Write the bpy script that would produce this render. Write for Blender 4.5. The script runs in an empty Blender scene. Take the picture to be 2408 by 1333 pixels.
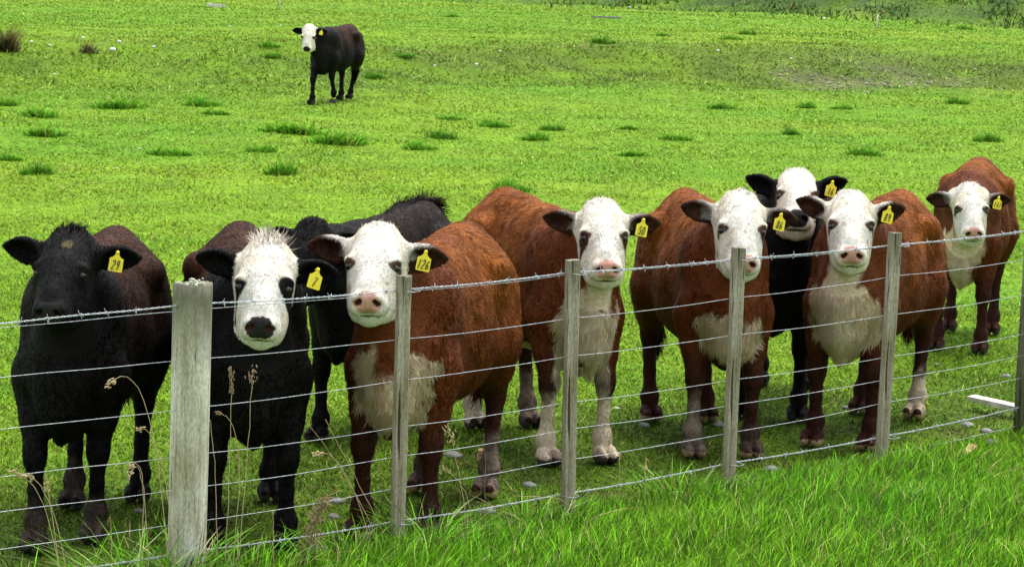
import bpy, math, random
import numpy as np
from mathutils import Vector, Matrix
S = bpy.context.scene
COL = S.collection
rng = np.random.default_rng(7)
random.seed(7)
R = math.radians

# ------------------------------------------------------------------ camera
F_PX, W_PX, H_PX = 6400.0, 2408.0, 1333.0
PITCH, ROLL = math.atan((666.5 + 150) / F_PX), R(2.0)
CAM = np.array([0, 0, 2.5])
_F = np.array([0, math.cos(PITCH), -math.sin(PITCH)])
_u = np.array([0, math.sin(PITCH), math.cos(PITCH)])
_r = np.array([1.0, 0, 0])
_R = math.cos(ROLL) * _r + math.sin(ROLL) * _u
_U = -math.sin(ROLL) * _r + math.cos(ROLL) * _u
cam = bpy.data.cameras.new('camera')
camo = bpy.data.objects.new('camera', cam)
COL.objects.link(camo)
cam.sensor_width = 36.0
cam.lens = 36.0 * F_PX / W_PX
cam.clip_start, cam.clip_end = 0.1, 2000
M = Matrix.Identity(4)
for i in range(3):
    M[i][0], M[i][1], M[i][2], M[i][3] = _R[i], _U[i], -_F[i], CAM[i]
camo.matrix_world = M
S.camera = camo

# ------------------------------------------------------------------ light
SUN_EL, SUN_AZ = R(70), R(28)          # azimuth measured from +Y (away from the camera) towards +X
SUN_STRENGTH, SKY_STRENGTH, EXPOSURE = 1.05, 0.15, 1.38
w = bpy.data.worlds.new('World')
S.world = w
w.use_nodes = True
nt = w.node_tree
bg = nt.nodes['Background']
sky = nt.nodes.new('ShaderNodeTexSky')
sky.sky_type = 'NISHITA'
sky.sun_disc = False
sky.sun_elevation = SUN_EL
sky.sun_rotation = SUN_AZ
sky.air_density, sky.dust_density, sky.ozone_density = 1.0, 3.0, 0.6
hs = nt.nodes.new('ShaderNodeHueSaturation')
hs.inputs['Saturation'].default_value = 0.30
nt.links.new(sky.outputs[0], hs.inputs['Color'])
nt.links.new(hs.outputs[0], bg.inputs['Color'])
bg.inputs['Strength'].default_value = SKY_STRENGTH
sun = bpy.data.lights.new('sun', 'SUN')
sun.energy, sun.angle, sun.color = SUN_STRENGTH, R(35), (1.0, 0.96, 0.88)
suno = bpy.data.objects.new('sun', sun)
COL.objects.link(suno)
sd = Vector((math.sin(SUN_AZ) * math.cos(SUN_EL), math.cos(SUN_AZ) * math.cos(SUN_EL), math.sin(SUN_EL)))
suno.rotation_euler = sd.to_track_quat('Z', 'Y').to_euler()
S.view_settings.view_transform = 'Standard'
S.view_settings.look = 'None'
S.view_settings.exposure = EXPOSURE
S.view_settings.gamma = 1.0

# ------------------------------------------------------------------ helpers
def ray(x, y):
    return _F + _R * ((x - W_PX / 2) / F_PX) + _U * ((H_PX / 2 - y) / F_PX)

def vnoise(P, sc=1.0, seed=0):
    """value noise, -1..1, P (N,2|3)"""
    P = np.asarray(P, np.float64) * sc + 17.3 * (seed + 1)
    if P.shape[1] == 2:
        P = np.concatenate([P, np.zeros((len(P), 1))], 1)
    i = np.floor(P).astype(np.int64)
    f = P - i
    f = f * f * (3 - 2 * f)
    def hsh(a, b, c):
        h = (a * 374761393 + b * 668265263 + c * 1274126177 + seed * 974711) & 0x7fffffff
        h = ((h ^ (h >> 13)) * 1103515245) & 0x7fffffff
        return ((h ^ (h >> 16)) & 0xffff) / 32767.5 - 1.0
    o = 0
    for dx in (0, 1):
        for dy in (0, 1):
            for dz in (0, 1):
                wgt = (f[:, 0] if dx else 1 - f[:, 0]) * (f[:, 1] if dy else 1 - f[:, 1]) * (f[:, 2] if dz else 1 - f[:, 2])
                o = o + wgt * hsh(i[:, 0] + dx, i[:, 1] + dy, i[:, 2] + dz)
    return o

def sstep(a, b, x):
    t = np.clip((x - a) / (b - a), 0, 1)
    return t * t * (3 - 2 * t)

def fence_y(x):
    return 0.784 * x + 10.79

def scarp_y(x):
    return 48 + 0.45 * x + 1.5 * np.sin(x * 0.31) + 0.8 * np.sin(x * 0.83 + 1)

def bank_y(x):
    return 83 - 0.38 * (x - 2.2) + 1.2 * np.sin(x * 0.35)

def ground_h(x, y):
    x = np.asarray(x, float); y = np.asarray(y, float)
    P = np.stack([x.ravel(), y.ravel()], -1)
    n1 = vnoise(P, 0.9, 1).reshape(x.shape); n2 = vnoise(P, 0.22, 2).reshape(x.shape)
    h = 0.015 * n1 * sstep(9, 14, y) + 0.05 * n2 * sstep(18, 30, y)
    dist = (fence_y(x) - y) * 0.787                     # >0 on the camera's side
    hf = np.clip(0.085 + 0.042 * (x + 1.2), 0.02, 0.4)
    h = h + hf * sstep(-0.42, 0.0, dist) + 0.06 * sstep(0, 1.2, dist)
    ds = y - scarp_y(x)
    n3 = vnoise(P, 0.7, 3).reshape(x.shape)
    h = h + 0.5 * sstep(-2.5, 2.5, ds) + 0.09 * n3 * np.exp(-(ds / 4) ** 2)
    db = y - bank_y(x)
    n4 = vnoise(P, 1.1, 4).reshape(x.shape)
    h = h + 1.3 * sstep(-2.5, 3.5, db) + 0.25 * n4 * np.exp(-((db - 0.5) / 3.5) ** 2)
    return h

def gh(x, y):
    return float(ground_h(np.array([x]), np.array([y]))[0])

def on_ground(px, py, z=None):
    """where the sight line of a photo pixel meets the ground: used to survey positions"""
    d = ray(px, py)
    if z is not None:
        return CAM + d * ((z - CAM[2]) / d[2])
    ts = np.arange(8.0, 170.0, 0.05)
    P = CAM + d * ts[:, None]
    below = P[:, 2] < ground_h(P[:, 0], P[:, 1])
    p = P[int(np.argmax(below))].copy()
    p[2] = gh(p[0], p[1])
    return p

def at_y(px, py, Y):
    d = ray(px, py)
    return CAM + d * (Y / d[1])

def on_fence(px, py, off=0.0):
    d = ray(px, py)
    t = (10.79 - off) / (d[1] - 0.784 * d[0])
    return CAM + d * t

def add_mesh(name, V, faces, mat, parent=None, smooth=True, col=None, nrm=None, tri=None):
    me = bpy.data.meshes.new(name)
    V = np.asarray(V, np.float32)
    if isinstance(faces, tuple):            # (loop_vertex_index, loop_total)
        li, lt = faces
    else:
        faces = list(faces)
        li = np.array([i for f in faces for i in f], np.int32)
        lt = np.array([len(f) for f in faces], np.int32)
    me.vertices.add(len(V))
    me.vertices.foreach_set('co', V.ravel())
    me.loops.add(len(li))
    me.loops.foreach_set('vertex_index', np.asarray(li, np.int32))
    me.polygons.add(len(lt))
    ls = np.concatenate([[0], np.cumsum(lt)[:-1]]).astype(np.int32)
    me.polygons.foreach_set('loop_start', ls)
    me.polygons.foreach_set('loop_total', np.asarray(lt, np.int32))
    me.polygons.foreach_set('use_smooth', np.full(len(lt), smooth))
    me.update(calc_edges=True)
    if col is not None:
        a = me.attributes.new('Col', 'FLOAT_COLOR', 'POINT')
        c = np.ones((len(V), 4), np.float32); c[:, :3] = col
        a.data.foreach_set('color', c.ravel())
    if nrm is not None:
        a = me.attributes.new('nrm', 'FLOAT_VECTOR', 'POINT')
        a.data.foreach_set('vector', np.asarray(nrm, np.float32).ravel())
    me.materials.append(mat)
    o = bpy.data.objects.new(name, me)
    COL.objects.link(o)
    if parent is not None:
        o.parent = parent
    return o

def tag(o, label=None, cat=None, group=None, kind=None):
    if label: o['label'] = label
    if cat: o['category'] = cat
    if group: o['group'] = group
    if kind: o['kind'] = kind
    return o

def empty(name, loc, rz=0.0):
    o = bpy.data.objects.new(name, None)
    o.empty_display_size = 0.1
    o.location = loc
    o.rotation_euler = (0, 0, rz)
    COL.objects.link(o)
    return o

def tube(pts, rad, n=6, cap=True):
    """swept tube: returns V, faces"""
    pts = np.asarray(pts, float)
    rad = np.broadcast_to(np.asarray(rad, float), (len(pts),))
    V, Fc = [], []
    t = np.gradient(pts, axis=0)
    t /= np.linalg.norm(t, axis=1)[:, None] + 1e-12
    ref = np.array([0.13, 0.21, 0.97])
    if abs(t[0] @ ref) > 0.9: ref = np.array([0.97, 0.1, 0.2])
    for i in range(len(pts)):
        a = np.cross(t[i], ref); a /= np.linalg.norm(a)
        b = np.cross(t[i], a)
        for k in range(n):
            ph = 2 * math.pi * k / n
            V.append(pts[i] + rad[i] * (a * math.cos(ph) + b * math.sin(ph)))
    for i in range(len(pts) - 1):
        for k in range(n):
            k2 = (k + 1) % n
            Fc.append((i * n + k, i * n + k2, (i + 1) * n + k2, (i + 1) * n + k))
    if cap:
        Fc.append(tuple(range(n))[::-1]); Fc.append(tuple((len(pts) - 1) * n + k for k in range(n)))
    return V, Fc

class MB:
    def __init__(s): s.V, s.F = [], []
    def add(s, V, F):
        b = len(s.V)
        s.V.extend([tuple(v) for v in V]); s.F.extend([tuple(i + b for i in f) for f in F])
        return s
    def build(s, name, mat, parent=None, smooth=True, **k):
        return add_mesh(name, s.V, s.F, mat, parent, smooth, **k)

# ------------------------------------------------------------------ materials
def new_mat(name):
    m = bpy.data.materials.new(name)
    m.use_nodes = True
    b = m.node_tree.nodes['Principled BSDF']
    return m, m.node_tree.nodes, m.node_tree.links, b

def plain(name, col, rough=0.6, metal=0.0, spec=0.5, noise=None, bump=0.0):
    m, N, L, b = new_mat(name)
    b.inputs['Roughness'].default_value = rough
    b.inputs['Metallic'].default_value = metal
    b.inputs['Specular IOR Level'].default_value = spec
    if noise:
        sc, col2, detail = noise
        tc = N.new('ShaderNodeTexCoord')
        nz = N.new('ShaderNodeTexNoise'); nz.inputs['Scale'].default_value = sc; nz.inputs['Detail'].default_value = detail
        rp = N.new('ShaderNodeValToRGB')
        rp.color_ramp.elements[0].color = (*col, 1); rp.color_ramp.elements[0].position = 0.35
        rp.color_ramp.elements[1].color = (*col2, 1); rp.color_ramp.elements[1].position = 0.65
        L.new(tc.outputs['Object'], nz.inputs['Vector']); L.new(nz.outputs['Fac'], rp.inputs['Fac'])
        L.new(rp.outputs['Color'], b.inputs['Base Color'])
        if bump:
            bp = N.new('ShaderNodeBump'); bp.inputs['Strength'].default_value = bump; bp.inputs['Distance'].default_value = 0.01
            L.new(nz.outputs['Fac'], bp.inputs['Height']); L.new(bp.outputs['Normal'], b.inputs['Normal'])
    else:
        b.inputs['Base Color'].default_value = (*col, 1)
    return m

def attr_mat(name, rough, spec, use_nrm=True, transl=0.0, noise_sc=0.0, noise_amt=0.0, bump=0.0, sheen=0.0):
    m, N, L, b = new_mat(name)
    at = N.new('ShaderNodeAttribute'); at.attribute_name = 'Col'
    col = at.outputs['Color']
    if noise_amt:
        tc = N.new('ShaderNodeTexCoord')
        nz = N.new('ShaderNodeTexNoise'); nz.inputs['Scale'].default_value = noise_sc; nz.inputs['Detail'].default_value = 4
        L.new(tc.outputs['Object'], nz.inputs['Vector'])
        mr = N.new('ShaderNodeMapRange')
        mr.inputs[1].default_value = 0.3; mr.inputs[2].default_value = 0.7
        mr.inputs[3].default_value = 1 - noise_amt; mr.inputs[4].default_value = 1 + noise_amt
        L.new(nz.outputs['Fac'], mr.inputs[0])
        mx = N.new('ShaderNodeVectorMath'); mx.operation = 'SCALE'
        L.new(col, mx.inputs[0]); L.new(mr.outputs[0], mx.inputs['Scale'])
        col = mx.outputs[0]
        if bump:
            bp = N.new('ShaderNodeBump'); bp.inputs['Strength'].default_value = bump; bp.inputs['Distance'].default_value = 0.01
            L.new(nz.outputs['Fac'], bp.inputs['Height']); L.new(bp.outputs['Normal'], b.inputs['Normal'])
    L.new(col, b.inputs['Base Color'])
    b.inputs['Roughness'].default_value = rough
    b.inputs['Specular IOR Level'].default_value = spec
    if sheen:
        b.inputs['Sheen Weight'].default_value = sheen
        b.inputs['Sheen Roughness'].default_value = 0.5
    nv = None
    if use_nrm:
        an = N.new('ShaderNodeAttribute'); an.attribute_name = 'nrm'
        vt = N.new('ShaderNodeVectorTransform'); vt.vector_type = 'NORMAL'
        vt.convert_from, vt.convert_to = 'OBJECT', 'WORLD'
        L.new(an.outputs['Vector'], vt.inputs[0])
        nv = vt.outputs[0]
        L.new(nv, b.inputs['Normal'])
    if transl:
        tr = N.new('ShaderNodeBsdfTranslucent'); L.new(col, tr.inputs['Color'])
        if nv is not None: L.new(nv, tr.inputs['Normal'])
        ms = N.new('ShaderNodeMixShader'); ms.inputs[0].default_value = transl
        L.new(b.outputs[0], ms.inputs[1]); L.new(tr.outputs[0], ms.inputs[2])
        L.new(ms.outputs[0], N['Material Output'].inputs['Surface'])
    return m

M_SKIN = attr_mat('hide', 0.75, 0.15, False, 0, 60, 0.15, 0.25)
M_FUR = attr_mat('fur', 0.6, 0.10, True, 0.3)
M_FUR_BLACK = attr_mat('black_fur', 0.6, 0.06, True, 0.3)
M_GRASS = attr_mat('grass_blades', 0.55, 0.04, True, 0.25)
M_EYE = plain('eye', (0.006, 0.004, 0.003), 0.12, 0, 0.5)
M_TAG = plain('yellow_tag_plastic', (0.84, 0.72, 0.025), 0.45, 0, 0.4, (90, (0.78, 0.64, 0.03), 3))
M_INK = plain('black_marker', (0.012, 0.012, 0.014), 0.6)
M_WIRE = plain('galvanised_wire', (0.30, 0.325, 0.36), 0.5, 0.45, 0.5, (60, (0.56, 0.59, 0.63), 4))
M_ROCK = plain('river_stone', (0.16, 0.155, 0.15), 0.85, 0, 0.3, (22, (0.30, 0.29, 0.275), 6), 0.4)
M_PALE = plain('pale_stone', (0.55, 0.53, 0.48), 0.9, 0, 0.2, (15, (0.75, 0.73, 0.68), 4), 0.3)
M_STRAW = plain('dry_straw', (0.38, 0.28, 0.15), 0.8, 0, 0.2, (30, (0.52, 0.40, 0.23), 4))
M_STRAW2 = plain('dry_dead_stalk', (0.20, 0.13, 0.08), 0.85, 0, 0.2, (30, (0.33, 0.22, 0.14), 4))
M_LICHEN = plain('pale_lichen', (0.42, 0.46, 0.33), 0.95, 0, 0.1, (60, (0.62, 0.64, 0.5), 4), 0.5)

def wood_mat(name, c1, c2, cdark, green=0.0, top_dark=0.0):
    m, N, L, b = new_mat(name)
    tc = N.new('ShaderNodeTexCoord')
    mp = N.new('ShaderNodeMapping'); mp.inputs['Scale'].default_value = (1, 1, 0.035)
    L.new(tc.outputs['Object'], mp.inputs['Vector'])
    n1 = N.new('ShaderNodeTexNoise'); n1.inputs['Scale'].default_value = 75; n1.inputs['Detail'].default_value = 6
    L.new(mp.outputs[0], n1.inputs['Vector'])
    r1 = N.new('ShaderNodeValToRGB'); e = r1.color_ramp.elements
    e[0].position, e[0].color = 0.34, (*cdark, 1); e[1].position, e[1].color = 0.46, (*c1, 1)
    e2 = e.new(0.68); e2.color = (*c2, 1)
    L.new(n1.outputs['Fac'], r1.inputs['Fac'])
    n2 = N.new('ShaderNodeTexNoise'); n2.inputs['Scale'].default_value = 9; n2.inputs['Detail'].default_value = 5
    mp2 = N.new('ShaderNodeMapping'); mp2.inputs['Scale'].default_value = (1, 1, 0.3)
    L.new(tc.outputs['Object'], mp2.inputs['Vector']); L.new(mp2.outputs[0], n2.inputs['Vector'])
    mx = N.new('ShaderNodeMix'); mx.data_type = 'RGBA'; mx.blend_type = 'MULTIPLY'
    r2 = N.new('ShaderNodeValToRGB'); r2.color_ramp.elements[0].position = 0.35; r2.color_ramp.elements[1].position = 0.6
    r2.color_ramp.elements[0].color = (0.55, 0.52, 0.40, 1); r2.color_ramp.elements[1].color = (1, 1, 1, 1)
    L.new(n2.outputs['Fac'], r2.inputs['Fac'])
    mx.inputs[0].default_value = 0.9
    n3 = N.new('ShaderNodeTexNoise'); n3.inputs['Scale'].default_value = 46; n3.inputs['Detail'].default_value = 3; n3.inputs['Distortion'].default_value = 0.4
    mp3 = N.new('ShaderNodeMapping'); mp3.inputs['Scale'].default_value = (1, 1, 0.06); mp3.inputs['Location'].default_value = (3, 1, 2)
    L.new(tc.outputs['Object'], mp3.inputs['Vector']); L.new(mp3.outputs[0], n3.inputs['Vector'])
    r3 = N.new('ShaderNodeValToRGB'); e3 = r3.color_ramp.elements
    e3[0].position, e3[0].color = 0.325, (0.16, 0.14, 0.11, 1); e3[1].position, e3[1].color = 0.365, (1, 1, 1, 1)
    e4 = e3.new(0.60); e4.color = (1, 1, 1, 1)
    e5 = e3.new(0.66); e5.color = (1.08, 1.06, 1.03, 1)
    L.new(n3.outputs['Fac'], r3.inputs['Fac'])
    mc = N.new('ShaderNodeMix'); mc.data_type = 'RGBA'; mc.blend_type = 'MULTIPLY'; mc.inputs[0].default_value = 1.0
    L.new(r1.outputs['Color'], mc.inputs[6]); L.new(r3.outputs['Color'], mc.inputs[7])
    n4 = N.new('ShaderNodeTexNoise'); n4.inputs['Scale'].default_value = 150; n4.inputs['Detail'].default_value = 5; n4.inputs['Roughness'].default_value = 0.7
    mp4 = N.new('ShaderNodeMapping'); mp4.inputs['Scale'].default_value = (1, 1, 0.35)
    L.new(tc.outputs['Object'], mp4.inputs['Vector']); L.new(mp4.outputs[0], n4.inputs['Vector'])
    r4 = N.new('ShaderNodeValToRGB'); r4.color_ramp.elements[0].position = 0.34; r4.color_ramp.elements[1].position = 0.62
    r4.color_ramp.elements[0].color = (0.58, 0.55, 0.47, 1); r4.color_ramp.elements[1].color = (1.06, 1.05, 1.03, 1)
    L.new(n4.outputs['Fac'], r4.inputs['Fac'])
    md = N.new('ShaderNodeMix'); md.data_type = 'RGBA'; md.blend_type = 'MULTIPLY'; md.inputs[0].default_value = 1.0
    L.new(mc.outputs[2], md.inputs[6]); L.new(r4.outputs['Color'], md.inputs[7])
    L.new(md.outputs[2], mx.inputs[6]); L.new(r2.outputs['Color'], mx.inputs[7])
    # weathering: lichen-dark towards the exposed top end
    sx = N.new('ShaderNodeSeparateXYZ'); L.new(tc.outputs['Object'], sx.inputs[0])
    ad = N.new('ShaderNodeMath'); ad.operation = 'MULTIPLY_ADD'; ad.inputs[1].default_value = 0.5
    L.new(n2.outputs['Fac'], ad.inputs[0]); L.new(sx.outputs['Z'], ad.inputs[2])
    mr = N.new('ShaderNodeMapRange'); mr.inputs[1].default_value = 1.12; mr.inputs[2].default_value = 1.36
    mr.inputs[3].default_value = 0; mr.inputs[4].default_value = top_dark
    L.new(ad.outputs[0], mr.inputs[0])
    mz = N.new('ShaderNodeMix'); mz.data_type = 'RGBA'
    L.new(mr.outputs[0], mz.inputs[0]); L.new(mx.outputs[2], mz.inputs[6]); mz.inputs[7].default_value = (0.10, 0.095, 0.06, 1)
    L.new(mz.outputs[2], b.inputs['Base Color'])
    b.inputs['Roughness'].default_value = 0.9; b.inputs['Specular IOR Level'].default_value = 0.2
    bp = N.new('ShaderNodeBump'); bp.inputs['Strength'].default_value = 0.7; bp.inputs['Distance'].default_value = 0.006
    L.new(n1.outputs['Fac'], bp.inputs['Height']); L.new(bp.outputs['Normal'], b.inputs['Normal'])
    return m

M_POST = wood_mat('weathered_post', (0.74, 0.72, 0.65), (0.80, 0.78, 0.72), (0.55, 0.52, 0.45), top_dark=0.85)
M_BATTEN = wood_mat('weathered_batten', (0.44, 0.40, 0.33), (0.53, 0.49, 0.41), (0.29, 0.26, 0.21), top_dark=0.6)
M_POST2 = wood_mat('green_grey_post', (0.17, 0.185, 0.13), (0.26, 0.27, 0.2), (0.06, 0.06, 0.045), top_dark=0.3)
M_PLANK = plain('bleached_timber', (0.50, 0.45, 0.38), 0.85, 0, 0.2, (14, (0.68, 0.63, 0.56), 5), 0.3)
M_BROWNWOOD = plain('split_brown_timber', (0.24, 0.13, 0.06), 0.85, 0, 0.2, (40, (0.48, 0.32, 0.17), 5), 0.4)

# ------------------------------------------------------------------ ground
def ground_colour(x, y):
    """real turf colour of the field (species, wear, mud), not light"""
    P = np.stack([x, y], -1)
    n = vnoise(P, 0.35, 11); n2 = vnoise(P, 1.4, 12); n3 = vnoise(P * [0.25, 1], 0.5, 13)
    base = np.array([0.162, 0.360, 0.011])
    yel = np.array([0.255, 0.418, 0.017])
    c = base + (yel - base) * np.clip(0.35 + 0.45 * n + 0.25 * n3 + 0.2 * sstep(25, 60, y), 0, 1)[:, None]
    dk = np.array([0.095, 0.300, 0.010])
    c = c + (dk - c) * np.clip(0.7 * (n2 - 0.35), 0, 0.6)[:, None]
    # trodden darker strip along the fence
    d = y - fence_y(x)
    tr = (sstep(4.2, 1.8, d) * sstep(-0.3, 0.3, d) * (0.85 + 0.4 * n2))[:, None]
    c = c + (np.array([0.100, 0.200, 0.012]) - c) * np.clip(tr, 0, 0.85)
    sl = sstep(.40, .75, vnoise(P, 3.6, 14)) * sstep(3.2, 1.4, d) * sstep(0.1, 0.5, d)
    c = c + (np.array([0.105, 0.085, 0.035]) - c) * (.55 * sl)[:, None]
    ds = y - scarp_y(x)
    m = np.exp(-((ds + 0.3) / 3.4) ** 2) * np.clip(0.8 + 0.5 * n2 + 0.35 * n, 0, 1) * (0.6 + 0.4 * sstep(-6, 0, x))
    c = c + (np.array([0.120, 0.20, 0.020]) - c) * m[:, None]
    db = y - bank_y(x)
    m = np.exp(-((db - 0.3) / 3.0) ** 2) * np.clip(0.8 + 0.5 * n2, 0, 1)
    c = c + (np.array([0.075, 0.14, 0.04]) - c) * m[:, None]
    g = gravel_mask(x, y)
    c = c + (np.array([0.17, 0.15, 0.085]) - c) * (0.5 * g)[:, None]
    return c

def gravel_mask(x, y):
    ds = y - scarp_y(x)
    P = np.stack([x, y], -1)
    return np.clip(np.exp(-((ds + 1.4) / 1.7) ** 2) * sstep(4.0, 5.5, x) * sstep(10.5, 8.5, x) * (0.7 + 1.1 * vnoise(P, 0.9, 21)), 0, 1)

def make_ground():
    ys = [-6, -2, 2, 5, 7, 8]
    y = 8.0
    while y < 420:
        y += max(0.06, 0.0075 * y) if y < 130 else 0.04 * y
        ys.append(y)
    ys = np.array(ys)
    nx = 170
    tx = np.linspace(-1, 1, nx)
    X = tx[None, :] * (5.0 + 0.36 * np.maximum(ys, 0))[:, None]
    X = np.where(ys[:, None] > 130, tx[None, :] * (51.8 + (ys[:, None] - 130) * 1.0), X)
    Y = np.repeat(ys[:, None], nx, 1)
    Z = ground_h(X, Y)
    V = np.stack([X, Y, Z], -1).reshape(-1, 3)
    ny = len(ys)
    a = (np.arange(ny - 1)[:, None] * nx + np.arange(nx - 1)[None, :]).ravel()
    F = np.stack([a, a + 1, a + nx + 1, a + nx], -1)
    col = ground_colour(V[:, 0], V[:, 1])
    m, N, L, b = new_mat('pasture_soil')
    at = N.new('ShaderNodeAttribute'); at.attribute_name = 'Col'
    tc = N.new('ShaderNodeTexCoord')
    n1 = N.new('ShaderNodeTexNoise'); n1.inputs['Scale'].default_value = 14; n1.inputs['Detail'].default_value = 6
    n2 = N.new('ShaderNodeTexNoise'); n2.inputs['Scale'].default_value = 1.6; n2.inputs['Detail'].default_value = 5
    for n in (n1, n2): L.new(tc.outputs['Object'], n.inputs['Vector'])
    mr = N.new('ShaderNodeMapRange'); mr.inputs[1].default_value = 0.3; mr.inputs[2].default_value = 0.7; mr.inputs[3].default_value = 0.55; mr.inputs[4].default_value = 1.0
    L.new(n1.outputs['Fac'], mr.inputs[0])
    mr2 = N.new('ShaderNodeMapRange'); mr2.inputs[1].default_value = 0.3; mr2.inputs[2].default_value = 0.7; mr2.inputs[3].default_value = 0.75; mr2.inputs[4].default_value = 1.1
    L.new(n2.outputs['Fac'], mr2.inputs[0])
    mu = N.new('ShaderNodeMath'); mu.operation = 'MULTIPLY'; L.new(mr.outputs[0], mu.inputs[0]); L.new(mr2.outputs[0], mu.inputs[1])
    sc = N.new('ShaderNodeVectorMath'); sc.operation = 'SCALE'; L.new(at.outputs['Color'], sc.inputs[0]); L.new(mu.outputs[0], sc.inputs['Scale'])
    L.new(sc.outputs[0], b.inputs['Base Color']); b.inputs['Roughness'].default_value = 0.95; b.inputs['Specular IOR Level'].default_value = 0.1
    bp = N.new('ShaderNodeBump'); bp.inputs['Strength'].default_value = 0.8; bp.inputs['Distance'].default_value = 0.03
    L.new(n1.outputs['Fac'], bp.inputs['Height']); L.new(bp.outputs['Normal'], b.inputs['Normal'])
    o = add_mesh('ground', V, (F.ravel(), np.full(len(F), 4)), m, None, True, col=col * 0.8)
    tag(o, 'bright green grazed pasture ground under the cattle', 'ground', kind='structure')

make_ground()

def blades(x, y, hgt, wid, lean, col, nseg=1, up=0.75, z0=None, dirang=None, jit=0.17):
    """curved grass blades -> V, loops, totals, colours, normals"""
    n = len(x)
    z = ground_h(x, y) if z0 is None else z0
    a = rng.uniform(0, 2 * np.pi, n) if dirang is None else dirang
    dirv = np.stack([np.cos(a), np.sin(a), np.zeros(n)], -1)
    b = rng.uniform(0, 2 * np.pi, n)
    side = np.stack([np.cos(b), np.sin(b), np.zeros(n)], -1)
    base = np.stack([x, y, z - 0.004], -1)
    lv = nseg + 1
    Vs = []
    Ns = []
    Cs = []
    cj = col * (1 + rng.normal(0, jit, (n, 1))) * (1 + rng.normal(0, 0.06, (n, 3)))
    cj = np.clip(cj, 0.004, 0.9)
    fn = np.cross(side, dirv * 0 + [0, 0, 1.0])
    for k in range(lv):
        t = k / nseg
        h = hgt * (t - 0.28 * lean * t * t)
        o = dirv * (hgt * lean * t ** 1.8)[:, None]
        p = base + o + np.stack([0 * h, 0 * h, h], -1)
        wk = wid * (1 - 0.55 * t) * 0.5
        nr = up * np.array([0, 0, 1.0]) + (1 - up) * fn + 0.25 * dirv * lean[:, None]
        nr /= np.linalg.norm(nr, axis=1)[:, None]
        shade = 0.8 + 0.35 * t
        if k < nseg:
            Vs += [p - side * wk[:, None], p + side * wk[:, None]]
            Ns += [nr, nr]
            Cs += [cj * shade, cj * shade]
        else:
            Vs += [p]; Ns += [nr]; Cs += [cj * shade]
    m = 2 * nseg + 1
    V = np.stack(Vs, 1).reshape(-1, 3); Nn = np.stack(Ns, 1).reshape(-1, 3); C = np.stack(Cs, 1).reshape(-1, 3)
    pat, tot = [], []
    for k in range(nseg - 1):
        pat += [2 * k, 2 * k + 1, 2 * k + 3, 2 * k + 2]; tot.append(4)
    pat += [2 * (nseg - 1), 2 * (nseg - 1) + 1, 2 * nseg]; tot.append(3)
    li = (np.arange(n)[:, None] * m + np.array(pat)[None, :]).ravel()
    lt = np.tile(tot, n)
    return V, li, lt, C, Nn

def in_wedge(n, y0, y1, margin, p=2.3):
    """scatter over the seen field; density falls off with distance"""
    u = rng.uniform(0, 1, n)
    q = 2 - p                        # pdf(y) ~ y * y**-p
    y = (y0 ** q + u * (y1 ** q - y0 ** q)) ** (1 / q)
    x = rng.uniform(-1, 1, n) * (margin + 0.205 * y)
    return x, y

def join_blades(parts):
    V, li, lt, C, N = [], [], [], [], []
    b = 0
    for p in parts:
        V.append(p[0]); li.append(p[1] + b); lt.append(p[2]); C.append(p[3]); N.append(p[4]); b += len(p[0])
    return np.concatenate(V), np.concatenate(li), np.concatenate(lt), np.concatenate(C), np.concatenate(N)

QUAL = 1.0
def make_pasture():
    x, y = in_wedge(int(760000 * QUAL), 9.3, 112, 0.6)
    d = y - fence_y(x)
    keep = (d > -0.35) & (rng.uniform(0, 1, len(x)) > 0.55 * gravel_mask(x, y))
    x, y, d = x[keep], y[keep], d[keep]
    n = len(x)
    c = ground_colour(x, y)
    k = y / 11.0
    clump = vnoise(np.stack([x, y], -1), 1.7, 31)
    hgt = (0.026 + 0.011 * clump) * rng.uniform(0.5, 1.4, n) * (0.8 + 0.2 * k ** 0.7)
    tro = sstep(2.2, 0.8, d)
    hgt *= 1 - 0.4 * tro
    ds = y - scarp_y(x)
    hgt = hgt * (1 + 1.6 * np.exp(-((ds + 0.3) / 3.0) ** 2) * rng.uniform(0, 1, n))
    db = y - bank_y(x)
    hgt = hgt * (1 + 2.0 * np.exp(-((db - 0.5) / 3.0) ** 2) * rng.uniform(0, 1, n))
    wid = 0.0075 * k ** 0.9 * rng.uniform(0.7, 1.3, n)
    lean = rng.uniform(0.4, 2.2, n)
    # yellow-pale sprinkling of clover and dead leaf tips
    sp = rng.uniform(0, 1, n)
    c[sp > 0.88] = c[sp > 0.88] * 0.4 + np.array([0.52, 0.66, 0.16]) * 0.6
    c[(sp > 0.18) & (sp < 0.215)] = [0.36, 0.27, 0.10]
    c[sp < 0.18] *= 0.58
    th = (rng.uniform(0, 1, n) < 0.16 * sstep(4.0, 1.0, d)) & (d > 0)
    c[th] = np.array([0.17, 0.115, 0.05])
    return add_blades('pasture_grass', blades(x, y, hgt, wid, lean, c, 1, 0.8), 'short bright green grass covering the whole paddock')

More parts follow.
